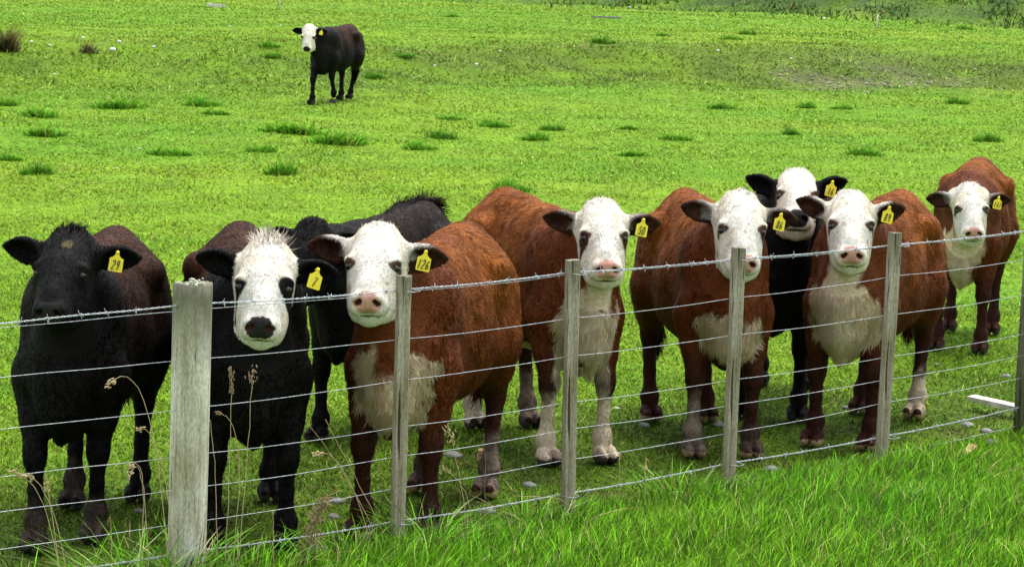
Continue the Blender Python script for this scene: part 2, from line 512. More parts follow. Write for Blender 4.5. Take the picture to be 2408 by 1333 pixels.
def make_near_turf():
    n = int(190000 * QUAL)
    x, y = in_wedge(n, 9.6, 19, 0.7, 2.25)
    d = y - fence_y(x)
    k = d > -0.1
    x, y, d = x[k], y[k], d[k]; n = len(x)
    P = np.stack([x, y], -1)
    c = ground_colour(x, y) * (0.85 + 0.35 * rng.uniform(0, 1, (n, 1)))
    s = rng.uniform(0, 1, n)
    c[s > .90] = c[s > .90] * .35 + np.array([.50, .62, .12]) * .65
    c[s < .25] *= .45
    c[(s > .25) & (s < .30)] = [.24, .17, .07]
    hg = rng.uniform(.018, .055, n) * (.75 + .35 * vnoise(P, 2.6, 61)) * (1 - .35 * sstep(2.0, .6, d))
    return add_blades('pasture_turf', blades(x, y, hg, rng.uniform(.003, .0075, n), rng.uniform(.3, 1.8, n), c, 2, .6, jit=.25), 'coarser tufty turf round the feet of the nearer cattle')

def add_blades(name, B, label):
    o = add_mesh(name, B[0], (B[1], B[2]), M_GRASS, None, True, col=B[3], nrm=B[4])
    tag(o, label, 'grass', kind='stuff')
    return o

make_pasture()
make_near_turf()

def make_verge():
    parts = []
    n = int(95000 * QUAL)
    y = rng.uniform(8.6, 13.4, n)
    x = rng.uniform(-2.6, 3.1, n)
    d = (fence_y(x) - y)
    P = np.stack([x, y], -1)
    edge = 0.12 + 0.16 * vnoise(P, 2.0, 41) + 0.10 * vnoise(P, 6.0, 44)
    left = sstep(-0.1, -1.0, x)                     # thin and patchy at the left end
    keep = (d > edge - 0.22) & (rng.uniform(0, 1, n) > 0.55 * left) & (d < 3.4)
    x, y, d, left = x[keep], y[keep], d[keep], left[keep]
    P = P[keep]
    n = len(x)
    cl = vnoise(P, 3.2, 42)
    hgt = (0.090 + 0.035 * cl) * rng.uniform(0.55, 1.5, n) * (0.5 + 0.5 * sstep(-0.1, 0.45, d))
    wid = rng.uniform(0.0022, 0.0050, n)
    lean = rng.uniform(0.2, 1.0, n) ** 1.2
    c = np.array([0.135, 0.47, 0.010]) + np.clip(0.5 + 0.5 * vnoise(P, 1.1, 43), 0, 1)[:, None] * np.array([0.12, 0.08, 0.006])
    sp = rng.uniform(0, 1, n)
    c[sp > 0.91] = [0.40, 0.50, 0.12]
    c[sp > 0.975] = [0.55, 0.45, 0.22]
    c[(sp > .2) & (sp < .23)] = [.26, .20, .06]
    c[sp < 0.2] *= 0.5
    da = rng.normal(0.7, 1.3, n)
    parts.append(blades(x, y, hgt, wid, lean, c, 3, 0.6, dirang=da))
    # short undergrowth
    n = int(60000 * QUAL)
    y = rng.uniform(8.6, 13.4, n); x = rng.uniform(-2.6, 3.1, n); d = fence_y(x) - y
    k = (d > -0.3) & (d < 3.4)
    x, y = x[k], y[k]; n = len(x)
    c = np.tile([0.11, 0.33, 0.010], (n, 1))
    parts.append(blades(x, y, rng.uniform(0.02, 0.07, n), rng.uniform(0.004, 0.008, n), rng.uniform(0.2, 1.1, n), c, 1, 0.75))
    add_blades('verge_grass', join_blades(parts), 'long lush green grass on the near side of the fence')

make_verge()

# ------------------------------------------------------------------ grass tufts (one thing each)
def tuft_mesh(n, rad, h, base, seed, dead=0.0, flat=0.55):
    r = np.minimum(np.abs(rng.normal(0, 0.45, n)), rng.uniform(.6, .85, n)) * rad
    a = rng.uniform(0, 2 * np.pi, n)
    x, y = r * np.cos(a), r * np.sin(a)
    hg = h * rng.uniform(0.35, 1.25, n) * np.exp(-1.1 * (r / rad) ** 2)
    c = np.tile(base, (n, 1)).astype(float)
    s = rng.uniform(0, 1, n)
    c[s > 0.8] *= 1.6
    c[s < 0.3] *= 0.75
    if dead: c[rng.uniform(0, 1, n) < dead] = [0.30, 0.22, 0.09]
    return blades(x, y, hg, rng.uniform(0.007, 0.014, n), rng.uniform(0.2, 0.9, n), c, 2, 0.8, z0=np.zeros(n), dirang=a + rng.normal(0, 0.7, n))

def pasture_tuft(seed):
    r = np.random.default_rng(seed)
    X, Y, Hh_, A = [], [], [], []
    for k in range(6):
        cx, cy = np.clip(r.normal(0, .10), -.15, .15), np.clip(r.normal(0, .08), -.12, .12)
        n = int(r.integers(55, 105)); rad = r.uniform(.10, .17); h = r.uniform(.07, .19) * (1 - 1.2 * abs(cx))
        q = np.minimum(np.abs(r.normal(0, .5, n)), 1) * rad; a = r.uniform(0, 6.28, n)
        X.append(cx + q * np.cos(a)); Y.append(cy + q * np.sin(a)); A.append(a + r.normal(0, .7, n))
        Hh_.append(np.maximum(.03, h) * r.uniform(.4, 1.3, n) * np.exp(-.6 * (q / rad) ** 2))
    q = np.sqrt(r.uniform(0, 1, 120)) * .2; a = r.uniform(0, 6.28, 120)
    X.append(q * np.cos(a)); Y.append(q * np.sin(a) * .8); A.append(a); Hh_.append(r.uniform(.03, .08, 120))
    x, y, hg, a = map(np.concatenate, (X, Y, Hh_, A))
    n = len(x)
    c = np.tile([0.105, 0.37, 0.010], (n, 1)) * r.uniform(.75, 1.35, (n, 1))
    s = r.uniform(0, 1, n)
    c[s > .9] = [.36, .52, .06]
    return blades(x, y, hg, r.uniform(.008, .017, n), r.uniform(.25, 1.1, n), c, 2, .85, z0=np.zeros(n), dirang=a)

TUFTS = [(395,352,110),(615,348,80),(988,340,100),(1035,318,70),(800,322,150),(1160,288,90),(1255,318,90),(505,262,70),(280,238,140),(480,236,110),
 (95,262,110),(85,402,80),(20,368,80),(660,400,90),(1585,320,80),(1490,358,80),(1205,438,120),(2030,355,90),(1700,250,60),(1860,312,50),(1895,247,60),
 (2250,238,60),(1060,272,80),(635,104,60),(690,296,150),(110,310,90),(880,178,60),(15,242,60),(1300,300,60),(1980,250,60),(2270,65,50),(1720,88,50),(1420,96,60),(950,128,60),(640,132,50),(1760,76,50),(1065,36,40),(1560,80,45),(1480,300,50),(2320,325,70)]
def place_tufts():
    protos = []
    for k in range(7):
        B = pasture_tuft(100 + k); protos.append(B); continue
        B = tuft_mesh(620, 0.36, 0.135, np.array([0.165, 0.40, 0.022]) * (0.9 + 0.1 * k), k)
        protos.append(B)
    meshes = []
    for i, (px, py, wpx) in enumerate(TUFTS):
        p = on_ground(px, py + wpx * 0.12)
        k = i % 7
        if i < 7:
            B = protos[k]
            o = add_mesh('grass_tuft', B[0], (B[1], B[2]), M_GRASS, None, True, col=B[3], nrm=B[4])
            meshes.append(o)
        else:
            o = meshes[k].copy(); COL.objects.link(o)
        wm = wpx * p[1] / F_PX
        sc = wm / 0.46
        o.location = p
        zs = 0.85 * min(1.6, 0.6 + 0.5 * sc) * rng.uniform(0.75, 1.2)
        o.scale = (sc, min(sc, 1.3) * 1.0, zs)
        o.rotation_euler = (0, 0, rng.choice([0, math.pi]) + rng.normal(0, .25))
        tag(o, 'dark green tuft of longer grass in the pale grazed paddock', 'grass tuft', 'dark grass tufts across the paddock')
place_tufts()

def rush_clump():
    p = on_ground(14, 122)
    n = 900
    B = tuft_mesh(n, 0.27, 0.46, np.array([0.10, 0.13, 0.03]), 9, 0.5)
    o = add_mesh('rush_clump', B[0], (B[1], B[2]), M_GRASS, None, True, col=B[3], nrm=B[4])
    o.location = p
    tag(o, 'tall brownish clump of rushes at the far left of the paddock', 'rushes')
    B = tuft_mesh(300, 0.2, 0.22, np.array([0.09, 0.13, 0.035]), 10, 0.3)
    o = add_mesh('weed_clump', B[0], (B[1], B[2]), M_GRASS, None, True, col=B[3], nrm=B[4])
    o.location = on_ground(208, 127)
    tag(o, 'small grey green weed clump right of the tall brown rushes', 'weed')
rush_clump()

# scrubby low growth on the far bank: nobody could count it
def bank_scrub():
    n = 15000
    x = rng.uniform(-4, 34, n)
    y = bank_y(x) + rng.normal(0.6, 2.2, n)
    P = np.stack([x, y], -1)
    k = vnoise(P, 0.9, 51) > -0.1
    x, y = x[k], y[k]; n = len(x)
    c = np.array([0.075, 0.16, 0.025]) + rng.uniform(0, 1, (n, 1)) * np.array([0.07, 0.13, 0.01])
    c[rng.uniform(0, 1, n) < 0.12] = [0.20, 0.15, 0.08]
    add_blades('bank_scrub', blades(x, y, rng.uniform(0.08, 0.26, n), rng.uniform(0.04, 0.08, n), rng.uniform(0.3, 1.0, n), c, 1, 0.6), 'dark rough scrub growing along the far bank')
bank_scrub()

# ------------------------------------------------------------------ stones
def stone_mesh(seed, seg=14, rings=9):
    r = np.random.default_rng(seed)
    V, F = [], []
    for i in range(rings + 1):
        th = math.pi * i / rings
        for j in range(seg):
            ph = 2 * math.pi * j / seg
            V.append((math.sin(th) * math.cos(ph), math.sin(th) * math.sin(ph), math.cos(th)))
    V = np.array(V)
    nz = vnoise(V, 1.1, seed) * 0.16 + vnoise(V, 2.6, seed + 5) * 0.06
    V = V * (1 + nz[:, None]) * np.array([1, 0.72, 0.5])
    for i in range(rings):
        for j in range(seg):
            F.append((i * seg + j, (i + 1) * seg + j, (i + 1) * seg + (j + 1) % seg, i * seg + (j + 1) % seg))
    return V, F

ROCKS = [(1245,1145,36,'grey stone on the turf left of the middle batten'),(1815,1108,38,'domed grey stone between the two right hand battens'),(790,1186,38,'flat grey stone left of the white faced cow tagged 126'),
 (785,1223,34,'dark oval stone below the flat grey stone'),(525,1080,26,'pale round stone just right of the big post'),(2275,1006,32,'grey stone below the fallen plank, nearer it'),(2320,1020,34,'grey stone beside its twin below the fallen plank'),
 (2335,1046,34,'pale flat stone lowest of three below the fallen plank'),(1066,1080,44,'grey stone behind the legs of the cow tagged 126'),(1145,1210,44,'large grey stone in grass beside the hind hoof of cow 126'),
 (1515,1005,30,'small grey stone behind the cow tagged 86'),(1690,1005,32,'grey stone between the legs of the cow tagged 86'),(745,1300,58,'large grey stone under the lower barbed wire'),(2365,890,26,'pale stone far right behind the plank'),
 (1450,966,18,'small pale stone right of the legs of cow 50'),(650,1184,22,'small pale stone by the front leg of cow 7'),(1990,962,24,'small grey stone between front legs of cow 89'),(2200,862,16,'tiny pale stone left of the walking calf 147'),(325,1208,30,'low dark stone behind the hooves of black cow 29')]
def place_rocks():
    protos = [stone_mesh(s) for s in (3, 8, 15)]
    for i, (px, py, wpx, lab) in enumerate(ROCKS):
        p = on_ground(px, py)
        V, F = protos[i % 3]
        sc = wpx * p[1] / F_PX / 2
        o = add_mesh('stone', V * sc, F, M_PALE if ('pale' in lab and i % 2 == 0) else M_ROCK)
        o.location = (p[0], p[1] + sc * 0.4, p[2] + 0.14 * sc)
        o.rotation_euler = (rng.uniform(-.15, .15), rng.uniform(-.15, .15), rng.uniform(-.6, .6))
        tag(o, lab, 'stone', 'stones lying near the fence')
    far = [(195,92,14),(280,101,16),(265,121,22),(74,102,12),(117,109,12),(1120,154,13),(1688,122,12),(1860,141,10),(1022,157,9),(362,113,12),(540,65,9),(660,62,7),(275,398,12),(128,177,10),(328,351,10),(1175,123,10),(1480,20,12),(1938,46,12),(2320,196,8)]
    m = None
    for px, py, wpx in far:
        p = on_ground(px, py)
        sc = 0.75 * wpx * p[1] / F_PX / 2
        if m is None:
            o = add_mesh('white_stone', *protos[1], M_PALE); m = o
        else:
            o = m.copy(); COL.objects.link(o)
        o.scale = (sc, sc, sc * 1.2)
        o.location = (p[0], p[1], p[2] + 0.4 * sc)
        o.rotation_euler = (0, 0, rng.uniform(0, 6))
        tag(o, 'small white stone lying out in the open paddock', 'stone', 'white stones scattered over the paddock')
    # the bare gravelly patch
    mb = MB()
    x = rng.uniform(3, 15, 9000); y = scarp_y(x) + rng.normal(-1.4, 1.3, 9000)
    k = rng.uniform(0, 1, 9000) < 0.2 * gravel_mask(x, y)
    x, y = x[k], y[k]; z = ground_h(x, y)
    V0, F0 = stone_mesh(5, 7, 4)
    Vs, cols = [], []
    n = len(x)
    s = rng.uniform(0.010, 0.030, n) * rng.choice([1, 1, 1.6], n)
    V = (V0[None] * s[:, None, None] + np.stack([x, y, z + s * 0.2], -1)[:, None]).reshape(-1, 3)
    F = (np.array(F0)[None] + (np.arange(n) * len(V0))[:, None, None]).reshape(-1, 4)
    g = rng.uniform(0.10, 0.34, n)
    col = np.repeat(g[:, None] * np.array([[1.12, 1.0, 0.78]]), len(V0), 0)
    o = add_mesh('gravel', V, (F.ravel(), np.full(len(F), 4)), attr_mat('gravel', 0.9, 0.2, False), None, True, col=col)
    tag(o, 'grey stony gravel patch at the foot of the low rise', 'gravel', kind='stuff')
place_rocks()

# ------------------------------------------------------------------ fence
FENCE_ANG = math.atan(0.784)
def fz(x): return gh(x, fence_y(x))

def fence():
    root = empty('wire_fence', (0, fence_y(0), 0), 0)
    tag(root, 'wooden post and batten fence strung with plain and barbed wires', 'fence')
    inv = np.array([0, fence_y(0), 0])
    def part(name, V, F, mat, loc=None, parent=root, smooth=True):
        o = add_mesh(name, V, F, mat, parent, smooth)
        if loc is not None: o.location = np.array(loc) - (inv if parent is root else 0)
        return o
    # round strainer post: half round, rough sawn top
    b = on_fence(435, 1340); t = on_fence(463, 667)
    H = t[2] + 0.06 - (b[2] - 0.10)
    z0 = b[2] - 0.10
    V, F = [], []
    n, m = 40, 24
    r_ = np.random.default_rng(4)
    cracks = [(0.9, 0.05, 0.006), (2.2, 0.04, 0.005), (4.9, 0.06, 0.010), (5.35, 0.04, 0.007), (4.3, 0.03, 0.004)]
    for i in range(m + 1):
        f = i / m
        for k in range(n):
            a = 2 * math.pi * k / n
            rr = 0.0715 * (0.985 + 0.03 * f)
            rr += 0.0018 * math.sin(3 * a + 1) + 0.0012 * math.sin(7 * a + f * 2)
            for (ca, cw, cd) in cracks:
                da = (a - ca + math.pi) % (2 * math.pi) - math.pi
                rr -= cd * math.exp(-(da / cw) ** 2) * (0.5 + 0.5 * math.sin(f * 5 + ca) ** 2)
            z = f * (H - 0.06)
            if i == m: z += 0.004 * math.sin(2 * a) + r_.normal(0, 0.0015)
            x = rr * math.cos(a); y = rr * math.sin(a)
            V.append((x + 0.022 * f * 0, y, z))
    for i in range(m):
        for k in range(n):
            k2 = (k + 1) % n
            F.append((i * n + k, i * n + k2, (i + 1) * n + k2, (i + 1) * n + k))
    c = len(V); V.append((0, 0, H - 0.062))
    for k in range(n): F.append((m * n + k, m * n + (k + 1) % n, c))
    post = part('post', V, F, M_POST, (b[0], b[1] + 0.02, z0))
    tag(post, 'thick pale grey round post topped with lichen')
    tilt = R(0.9)
    post.rotation_euler = (0, tilt * 0.2, 0)
    # lichen on the sawn top
    mb = MB()
    for k in range(46):
        main = k < 24
        cx, cy = (r_.normal(0.012, 0.014), r_.normal(-0.03, 0.012)) if main else (r_.uniform(-.06, .065), r_.uniform(-.068, 0.03))
        if cx * cx + cy * cy > 0.0052: continue
        V0, F0 = stone_mesh(60 + k % 4, 7, 4)
        s = r_.uniform(0.004, 0.009) * (1.0 if main else 0.7)
        hz = abs(r_.normal(0, 0.013)) if main else 0.0
        mb.add(V0 * s * [1, 1, 1.4] + [cx, cy, H - 0.06 + hz], F0)
    l = mb.build('lichen', M_LICHEN, post)
    # battens
    BAT = [((935, 1258), (950, 650)), ((1335, 1208), (1347, 612)), ((1712, 1150), (1738, 583)), ((2072, 1095), (2106, 547))]
    for i, (pb, ptop) in enumerate(BAT):
        b = on_fence(*pb, off=0.035); t = on_fence(*ptop, off=0.035)
        L = t[2] - b[2]
        wv, dv = 0.05, 0.04
        sec = [(-wv/2, -dv/2), (-wv*0.1, -dv/2 - 0.001), (wv*0.06, -dv/2 + 0.0035), (wv*0.14, -dv/2), (wv/2 - 0.003, -dv/2), (wv/2, -dv/2 + 0.004), (wv/2, dv/2), (-wv/2, dv/2)]
        V, F = [], []
        m = 20; ns = len(sec)
        rr = np.random.default_rng(30 + i)
        for j in range(m + 1):
            f = j / m
            for q, (sx, sy) in enumerate(sec):
                wob = 0.0012 * math.sin(f * 9 + q + i)
                V.append((sx * (0.94 + 0.10 * f) + wob, sy + wob * 0.5, f * L + (rr.normal(0, 0.003) if j == m else 0)))
        for j in range(m):
            for q in range(ns):
                q2 = (q + 1) % ns
                F.append((j * ns + q, j * ns + q2, (j + 1) * ns + q2, (j + 1) * ns + q))
        F.append(tuple(m * ns + q for q in range(ns))); F.append(tuple(range(ns))[::-1])
        o = part('batten', V, F, M_BATTEN, b, smooth=False)
        # lean towards the photo's top
        dx = (t[0] - b[0])
        o.rotation_euler = (0, math.atan2(dx, L), FENCE_ANG * 0.6)
        # wire staples/ties on the face
        for zz, r0 in ((None, 0),):
            pass
    # right-hand post at the frame's edge
    b = on_fence(2412, 1035); t = on_fence(2442, 515)
    V, F = tube([(0, 0, 0), (0, 0, 0.4), (0.001, 0, 0.8), (0, 0, t[2] - b[2] - 0.004), (0, 0, t[2] - b[2])], [0.062, 0.061, 0.06, 0.06, 0.055], 20)
    o = part('post', V, F, M_POST2, b)
    tag(o, 'green grey post cut by the right edge')
    o.rotation_euler = (0, math.atan2(t[0] - b[0], t[2] - b[2]), 0)
    # wires : (x, z) knots measured along the fence
    W = {'b1': [(-2.6, 1.085), (-1.78, 1.105), (-1.16, 1.125), (-0.418, 1.128), (0.245, 1.154), (0.962, 1.170), (1.712, 1.190), (2.42, 1.220), (3.4, 1.27)],
         'p0': [(-2.6, 1.070), (-1.78, 1.090), (-1.16, 1.103), (-0.418, 1.121), (0.245, 1.148), (0.962, 1.163), (1.712, 1.184), (2.42, 1.213), (3.4, 1.262)],
         'w1': [(-2.6, .905), (-1.779, .915), (-1.2, .918), (-.418, .935), (.25, .965), (.968, 1.001), (1.708, 1.045), (2.42, 1.085), (3.4, 1.13)],
         'w2': [(-2.6, .72), (-1.777, .729), (-1.2, .735), (-.418, .772), (.25, .81), (.975, .84), (1.718, .872), (2.42, .915), (3.4, .95)],
         'w3': [(-2.6, .55), (-1.776, .561), (-1.2, .562), (-.418, .588), (.25, .618), (.975, .648), (1.708, .683), (2.42, .73), (3.4, .78)],
         'w4': [(-2.6, .425), (-1.774, .435), (-1.2, .436), (-.418, .47), (.25, .505), (.971, .538), (1.693, .577), (2.42, .625), (3.4, .67)],
         'w5': [(-2.6, .29), (-1.773, .301), (-1.2, .308), (-.418, .345), (.25, .38), (.967, .415), (1.698, .472), (2.42, .52), (3.4, .57)],
         'b2': [(-2.6, .17), (-1.9, .18), (-1.11, .200), (-.416, .214), (.259, .238), (.963, .284), (1.708, .319), (2.42, .38), (3.4, .45)],
         'w6': [(-.4, .130), (.1, .14), (.379, .149), (.962, .177), (1.712, .237), (2.3, .283), (3.4, .36)]}
    def path(kn, step, seed, off=0.004):
        xs = np.arange(kn[0][0], kn[-1][0], step)
        zs = np.interp(xs, [k[0] for k in kn], [k[1] for k in kn])
        # slight sag between supports and hand-strained kinks
        sup = np.array([-3, -1.16, -.416, .243, .962, 1.71, 2.41, 4])
        i = np.clip(np.searchsorted(sup, xs) - 1, 0, len(sup) - 2)
        f = (xs - sup[i]) / (sup[i + 1] - sup[i])
        zs = zs - 0.007 * 4 * f * (1 - f) + 0.0022 * vnoise(np.stack([xs * 5, xs * 0 + seed], -1), 1.0, seed)
        return np.stack([xs, fence_y(xs) - off + 0.001 * np.sin(xs * 20 + seed), zs], -1)
    for nm in ('p0', 'w1', 'w2', 'w3', 'w4', 'w5', 'w6'):
        kn = W[nm]
        p = path(kn, 0.06, len(nm) + int(nm[1]))
        V, F = tube(p - inv, 0.0012 if nm != 'w6' else 0.0010, 6)
        add_mesh('plain_wire', V, F, M_WIRE, root, True)
    for nm in ('b1', 'b2'):
        p = path(W[nm], 0.0045, 5)
        Vb, Fb = [], []
        mb = MB()
        s = np.arange(len(p)) * 0.0045
        for ph in (0, math.pi):
            q = p - inv
            q = q + 0.0023 * np.stack([0 * s, np.cos(s * 2 * math.pi / 0.038 + ph), np.sin(s * 2 * math.pi / 0.038 + ph)], -1)
            V, F = tube(q, 0.0014, 5, False)
            mb.add(V, F)
        o = mb.build('barbed_wire', M_WIRE, root)
        bb = MB()
        rr = np.random.default_rng(77)
        for i in range(8, len(p) - 8, 21 if nm == 'b1' else 24):
            i = min(len(p) - 9, i + int(rr.integers(-4, 5)))
            c = p[i] - inv
            a0 = rr.uniform(0, math.pi)
            for k in range(4):
                a = a0 + k * math.pi / 2 + rr.normal(0, 0.3)
                d = np.array([rr.uniform(-0.5, 0.5), math.cos(a), math.sin(a)]); d /= np.linalg.norm(d)
                cc = c + np.array([0.003 * (k - 1.5), 0, 0])
                V, F = tube([cc - d * 0.003, cc + d * 0.015, cc + d * 0.018], [0.0014, 0.0012, 0.0004], 5)
                bb.add(V, F)
            # wrap of the barb round the strand
            th = np.linspace(0, 4 * math.pi, 22)
            V, F = tube(np.stack([c[0] + (th / (4 * math.pi) - 0.5) * 0.009, c[1] + 0.0048 * np.cos(th), c[2] + 0.0048 * np.sin(th)], -1), 0.0013, 5)
            bb.add(V, F)
        bo = bb.build('barbs', M_WIRE, o)
        tag(bo, kind='stuff')
    # tie wires round the battens
    for xs in (-0.416, 0.243, 0.962, 1.71):
        for nm in ('b1', 'b2'):
            z = np.interp(xs, [k[0] for k in W[nm]], [k[1] for k in W[nm]])
            u = np.array([math.cos(FENCE_ANG), math.sin(FENCE_ANG), 0]); v = np.array([u[1], -u[0], 0])
            c = np.array([xs, fence_y(xs), z]) - inv
            pts = [c - u * 0.034 + v * 0.0, c - u * 0.031 + v * 0.062, c + v * 0.066 - [0, 0, 0.004], c + u * 0.031 + v * 0.062 - [0, 0, 0.002], c + u * 0.036 - [0, 0, 0.0]]
            V, F = tube(pts, 0.0013, 5)
            add_mesh('tie_wire', V, F, M_WIRE, root, True)
fence()

# timber lying in the grass
def timber():
    a = on_ground(2283, 945, 0.03); b = on_ground(2420, 975, 0.03)
    L = np.linalg.norm(b - a)
    def board(name, L, wd, th, mat, nseg=8, seed=0):
        V, F = [], []
        r = np.random.default_rng(seed)
        sec = [(-wd/2, -th/2), (wd/2, -th/2), (wd/2, th/2), (-wd/2, th/2)]
        for i in range(nseg + 1):
            for (s, t) in sec:
                V.append((i / nseg * L, s + r.normal(0, wd * .025), t + r.normal(0, th * .03)))
        for i in range(nseg):
            for q in range(4):
                q2 = (q + 1) % 4
                F.append((i*4+q, (i+1)*4+q, (i+1)*4+q2, i*4+q2))
        F.append((0, 1, 2, 3)); F.append((nseg*4+3, nseg*4+2, nseg*4+1, nseg*4))
        return add_mesh(name, V, F, mat, None, False)
    o = board('plank', L + 0.1, 0.06, 0.026, M_PLANK, seed=1)
    o.location = a + [0, 0, 0.025]
    o.rotation_euler = (0.1, 0, math.atan2(b[1] - a[1], b[0] - a[0]))
    tag(o, 'bleached grey plank lying on the grass by the right edge', 'plank')
    p = on_ground(1122, 1088)
    for k, (dx, dz, lab) in enumerate(((0.0, 0.012, 'lower piece of split brown timber behind the third fence gap'), (0.004, 0.040, 'upper piece of split brown timber stacked on the lower one'))):
        o = board('timber_scrap', 0.082 - 0.01 * k, 0.05, 0.026, M_BROWNWOOD, 6, 3 + k)
        o.location = p + [dx, 0, dz + 0.012]
        o.rotation_euler = (0.05, 0, 0.15 - 0.2 * k)
        tag(o, lab, 'timber', 'split timber scraps')
    p = on_ground(487, 17)
    o = board('plank', 0.45, 0.1, 0.08, M_PLANK, 6, 9)
    o.location = p + [0, 0, 0.05]; o.rotation_euler = (0, 0.05, 0.2)
    tag(o, 'short grey plank lying far off near the top left', 'plank')
    p = on_ground(1390, 44)
    o = board('pole', 0.75, 0.05, 0.04, M_ROCK, 6, 10)
    o.location = p + [0, 0, 0.04]; o.rotation_euler = (0, 0.0, 0.05)
    tag(o, 'dark thin pole lying flat in the distant paddock', 'pole')
    o = board('plank', 0.17, 0.035, 0.02, M_BROWNWOOD, 6, 12)
    p = on_ground(2258, 1080)
    o.location = p + [0, 0, 0.015]; o.rotation_euler = (0.3, -0.1, 1.05)
    tag(o, 'tan broken stick half buried in grass below the fallen plank', 'plank')
    for (px, py, h, lab) in ((657, 26, 0.55, 'thin pale stake at the very top of the paddock'), (2060, 72, 0.40, 'thin leaning stake before the scrubby far bank')):
        p = on_ground(px, py)
        V, F = tube([(0, 0, 0), (0.01, 0, h * .5), (0.03, 0, h)], [0.022, 0.02, 0.018], 7)
        o = add_mesh('stake', V, F, M_PLANK); o.location = p
        tag(o, lab, 'stake')
timber()

# dry stalks along the wire: (root px, knee px, tip px, head length, kind, label)
STALKS = [((512,1318),(505,1100),(492,985),0.0,'thin straw stem just right of the big post'),
 ((527,1300),(541,1080),(543,866),0.13,'upright straw stem with narrow seed head, left of a taller pair'),
 ((560,1290),(582,1060),(594,868),0.10,'upright straw stem with branching seed head before black cow 7'),
 ((545,1300),(560,1065),(508,972),0.05,'straw stem with seed head bent left toward the big post'),
 ((400,1300),(345,960),(248,912),0.07,'arching straw stem left of the big post, its head drooping'),
 ((420,1290),(380,1090),(322,1010),0.06,'short arching straw stem close to the left side of the post'),
 ((150,1320),(105,1195),(22,1106),0.10,'straw stem leaning left, leftmost of the group by cow 29'),
 ((172,1290),(120,1190),(50,1118),0.10,'straw stem leaning left over the front hoof of cow 29'),
 ((160,1310),(112,1150),(112,1152),0.05,'short straw stem among the leaning group by cow 29'),
 ((325,1290),(336,1140),(303,1100),0.05,'slim straw stem between cow 29 and the big post'),
 ((352,1245),(335,1135),(302,1125),0.05,'slim straw stem bent over, nearest the post on its left'),
 ((905,1300),(830,1150),(718,988),0.0,'long straw stalk slanting left across the feet of cow 126, outer'),
 ((925,1300),(840,1130),(765,985),0.0,'long straw stalk slanting left across the feet of cow 126, inner'),
 ((880,1290),(810,1110),(735,1070),0.08,'drooping straw seed stem left of the slanting pair'),
 ((1098,1320),(1080,1120),(1052,1000),0.10,'straw stem with pale drooping seed head before cow 126'),
 ((1110,1300),(1095,1160),(1040,1098),0.04,'short side seed stem by the hind legs of cow 126'),
 ((1140,1290),(1140,1150),(1138,1020),0.0,'thin dark stem right of the hind leg of cow 126'),
 ((1515,1255),(1517,1160),(1519,1080),0.04,'short straw stem standing before the gap right of cow 50'),
 ((1456,1250),(1456,1130),(1459,1068),0.02,'short straw stem with white tip right of the middle batten'),
 ((270,1340),(262,1270),(258,1215),0.0,'short straw stub at the bottom left'),
 ((645,1320),(642,1250),(642,1200),0.0,'short straw stub below black cow 7'),
 ((1310,1330),(1330,1180),(1210,1165),0.0,'broken straw stalk left of the middle batten')]
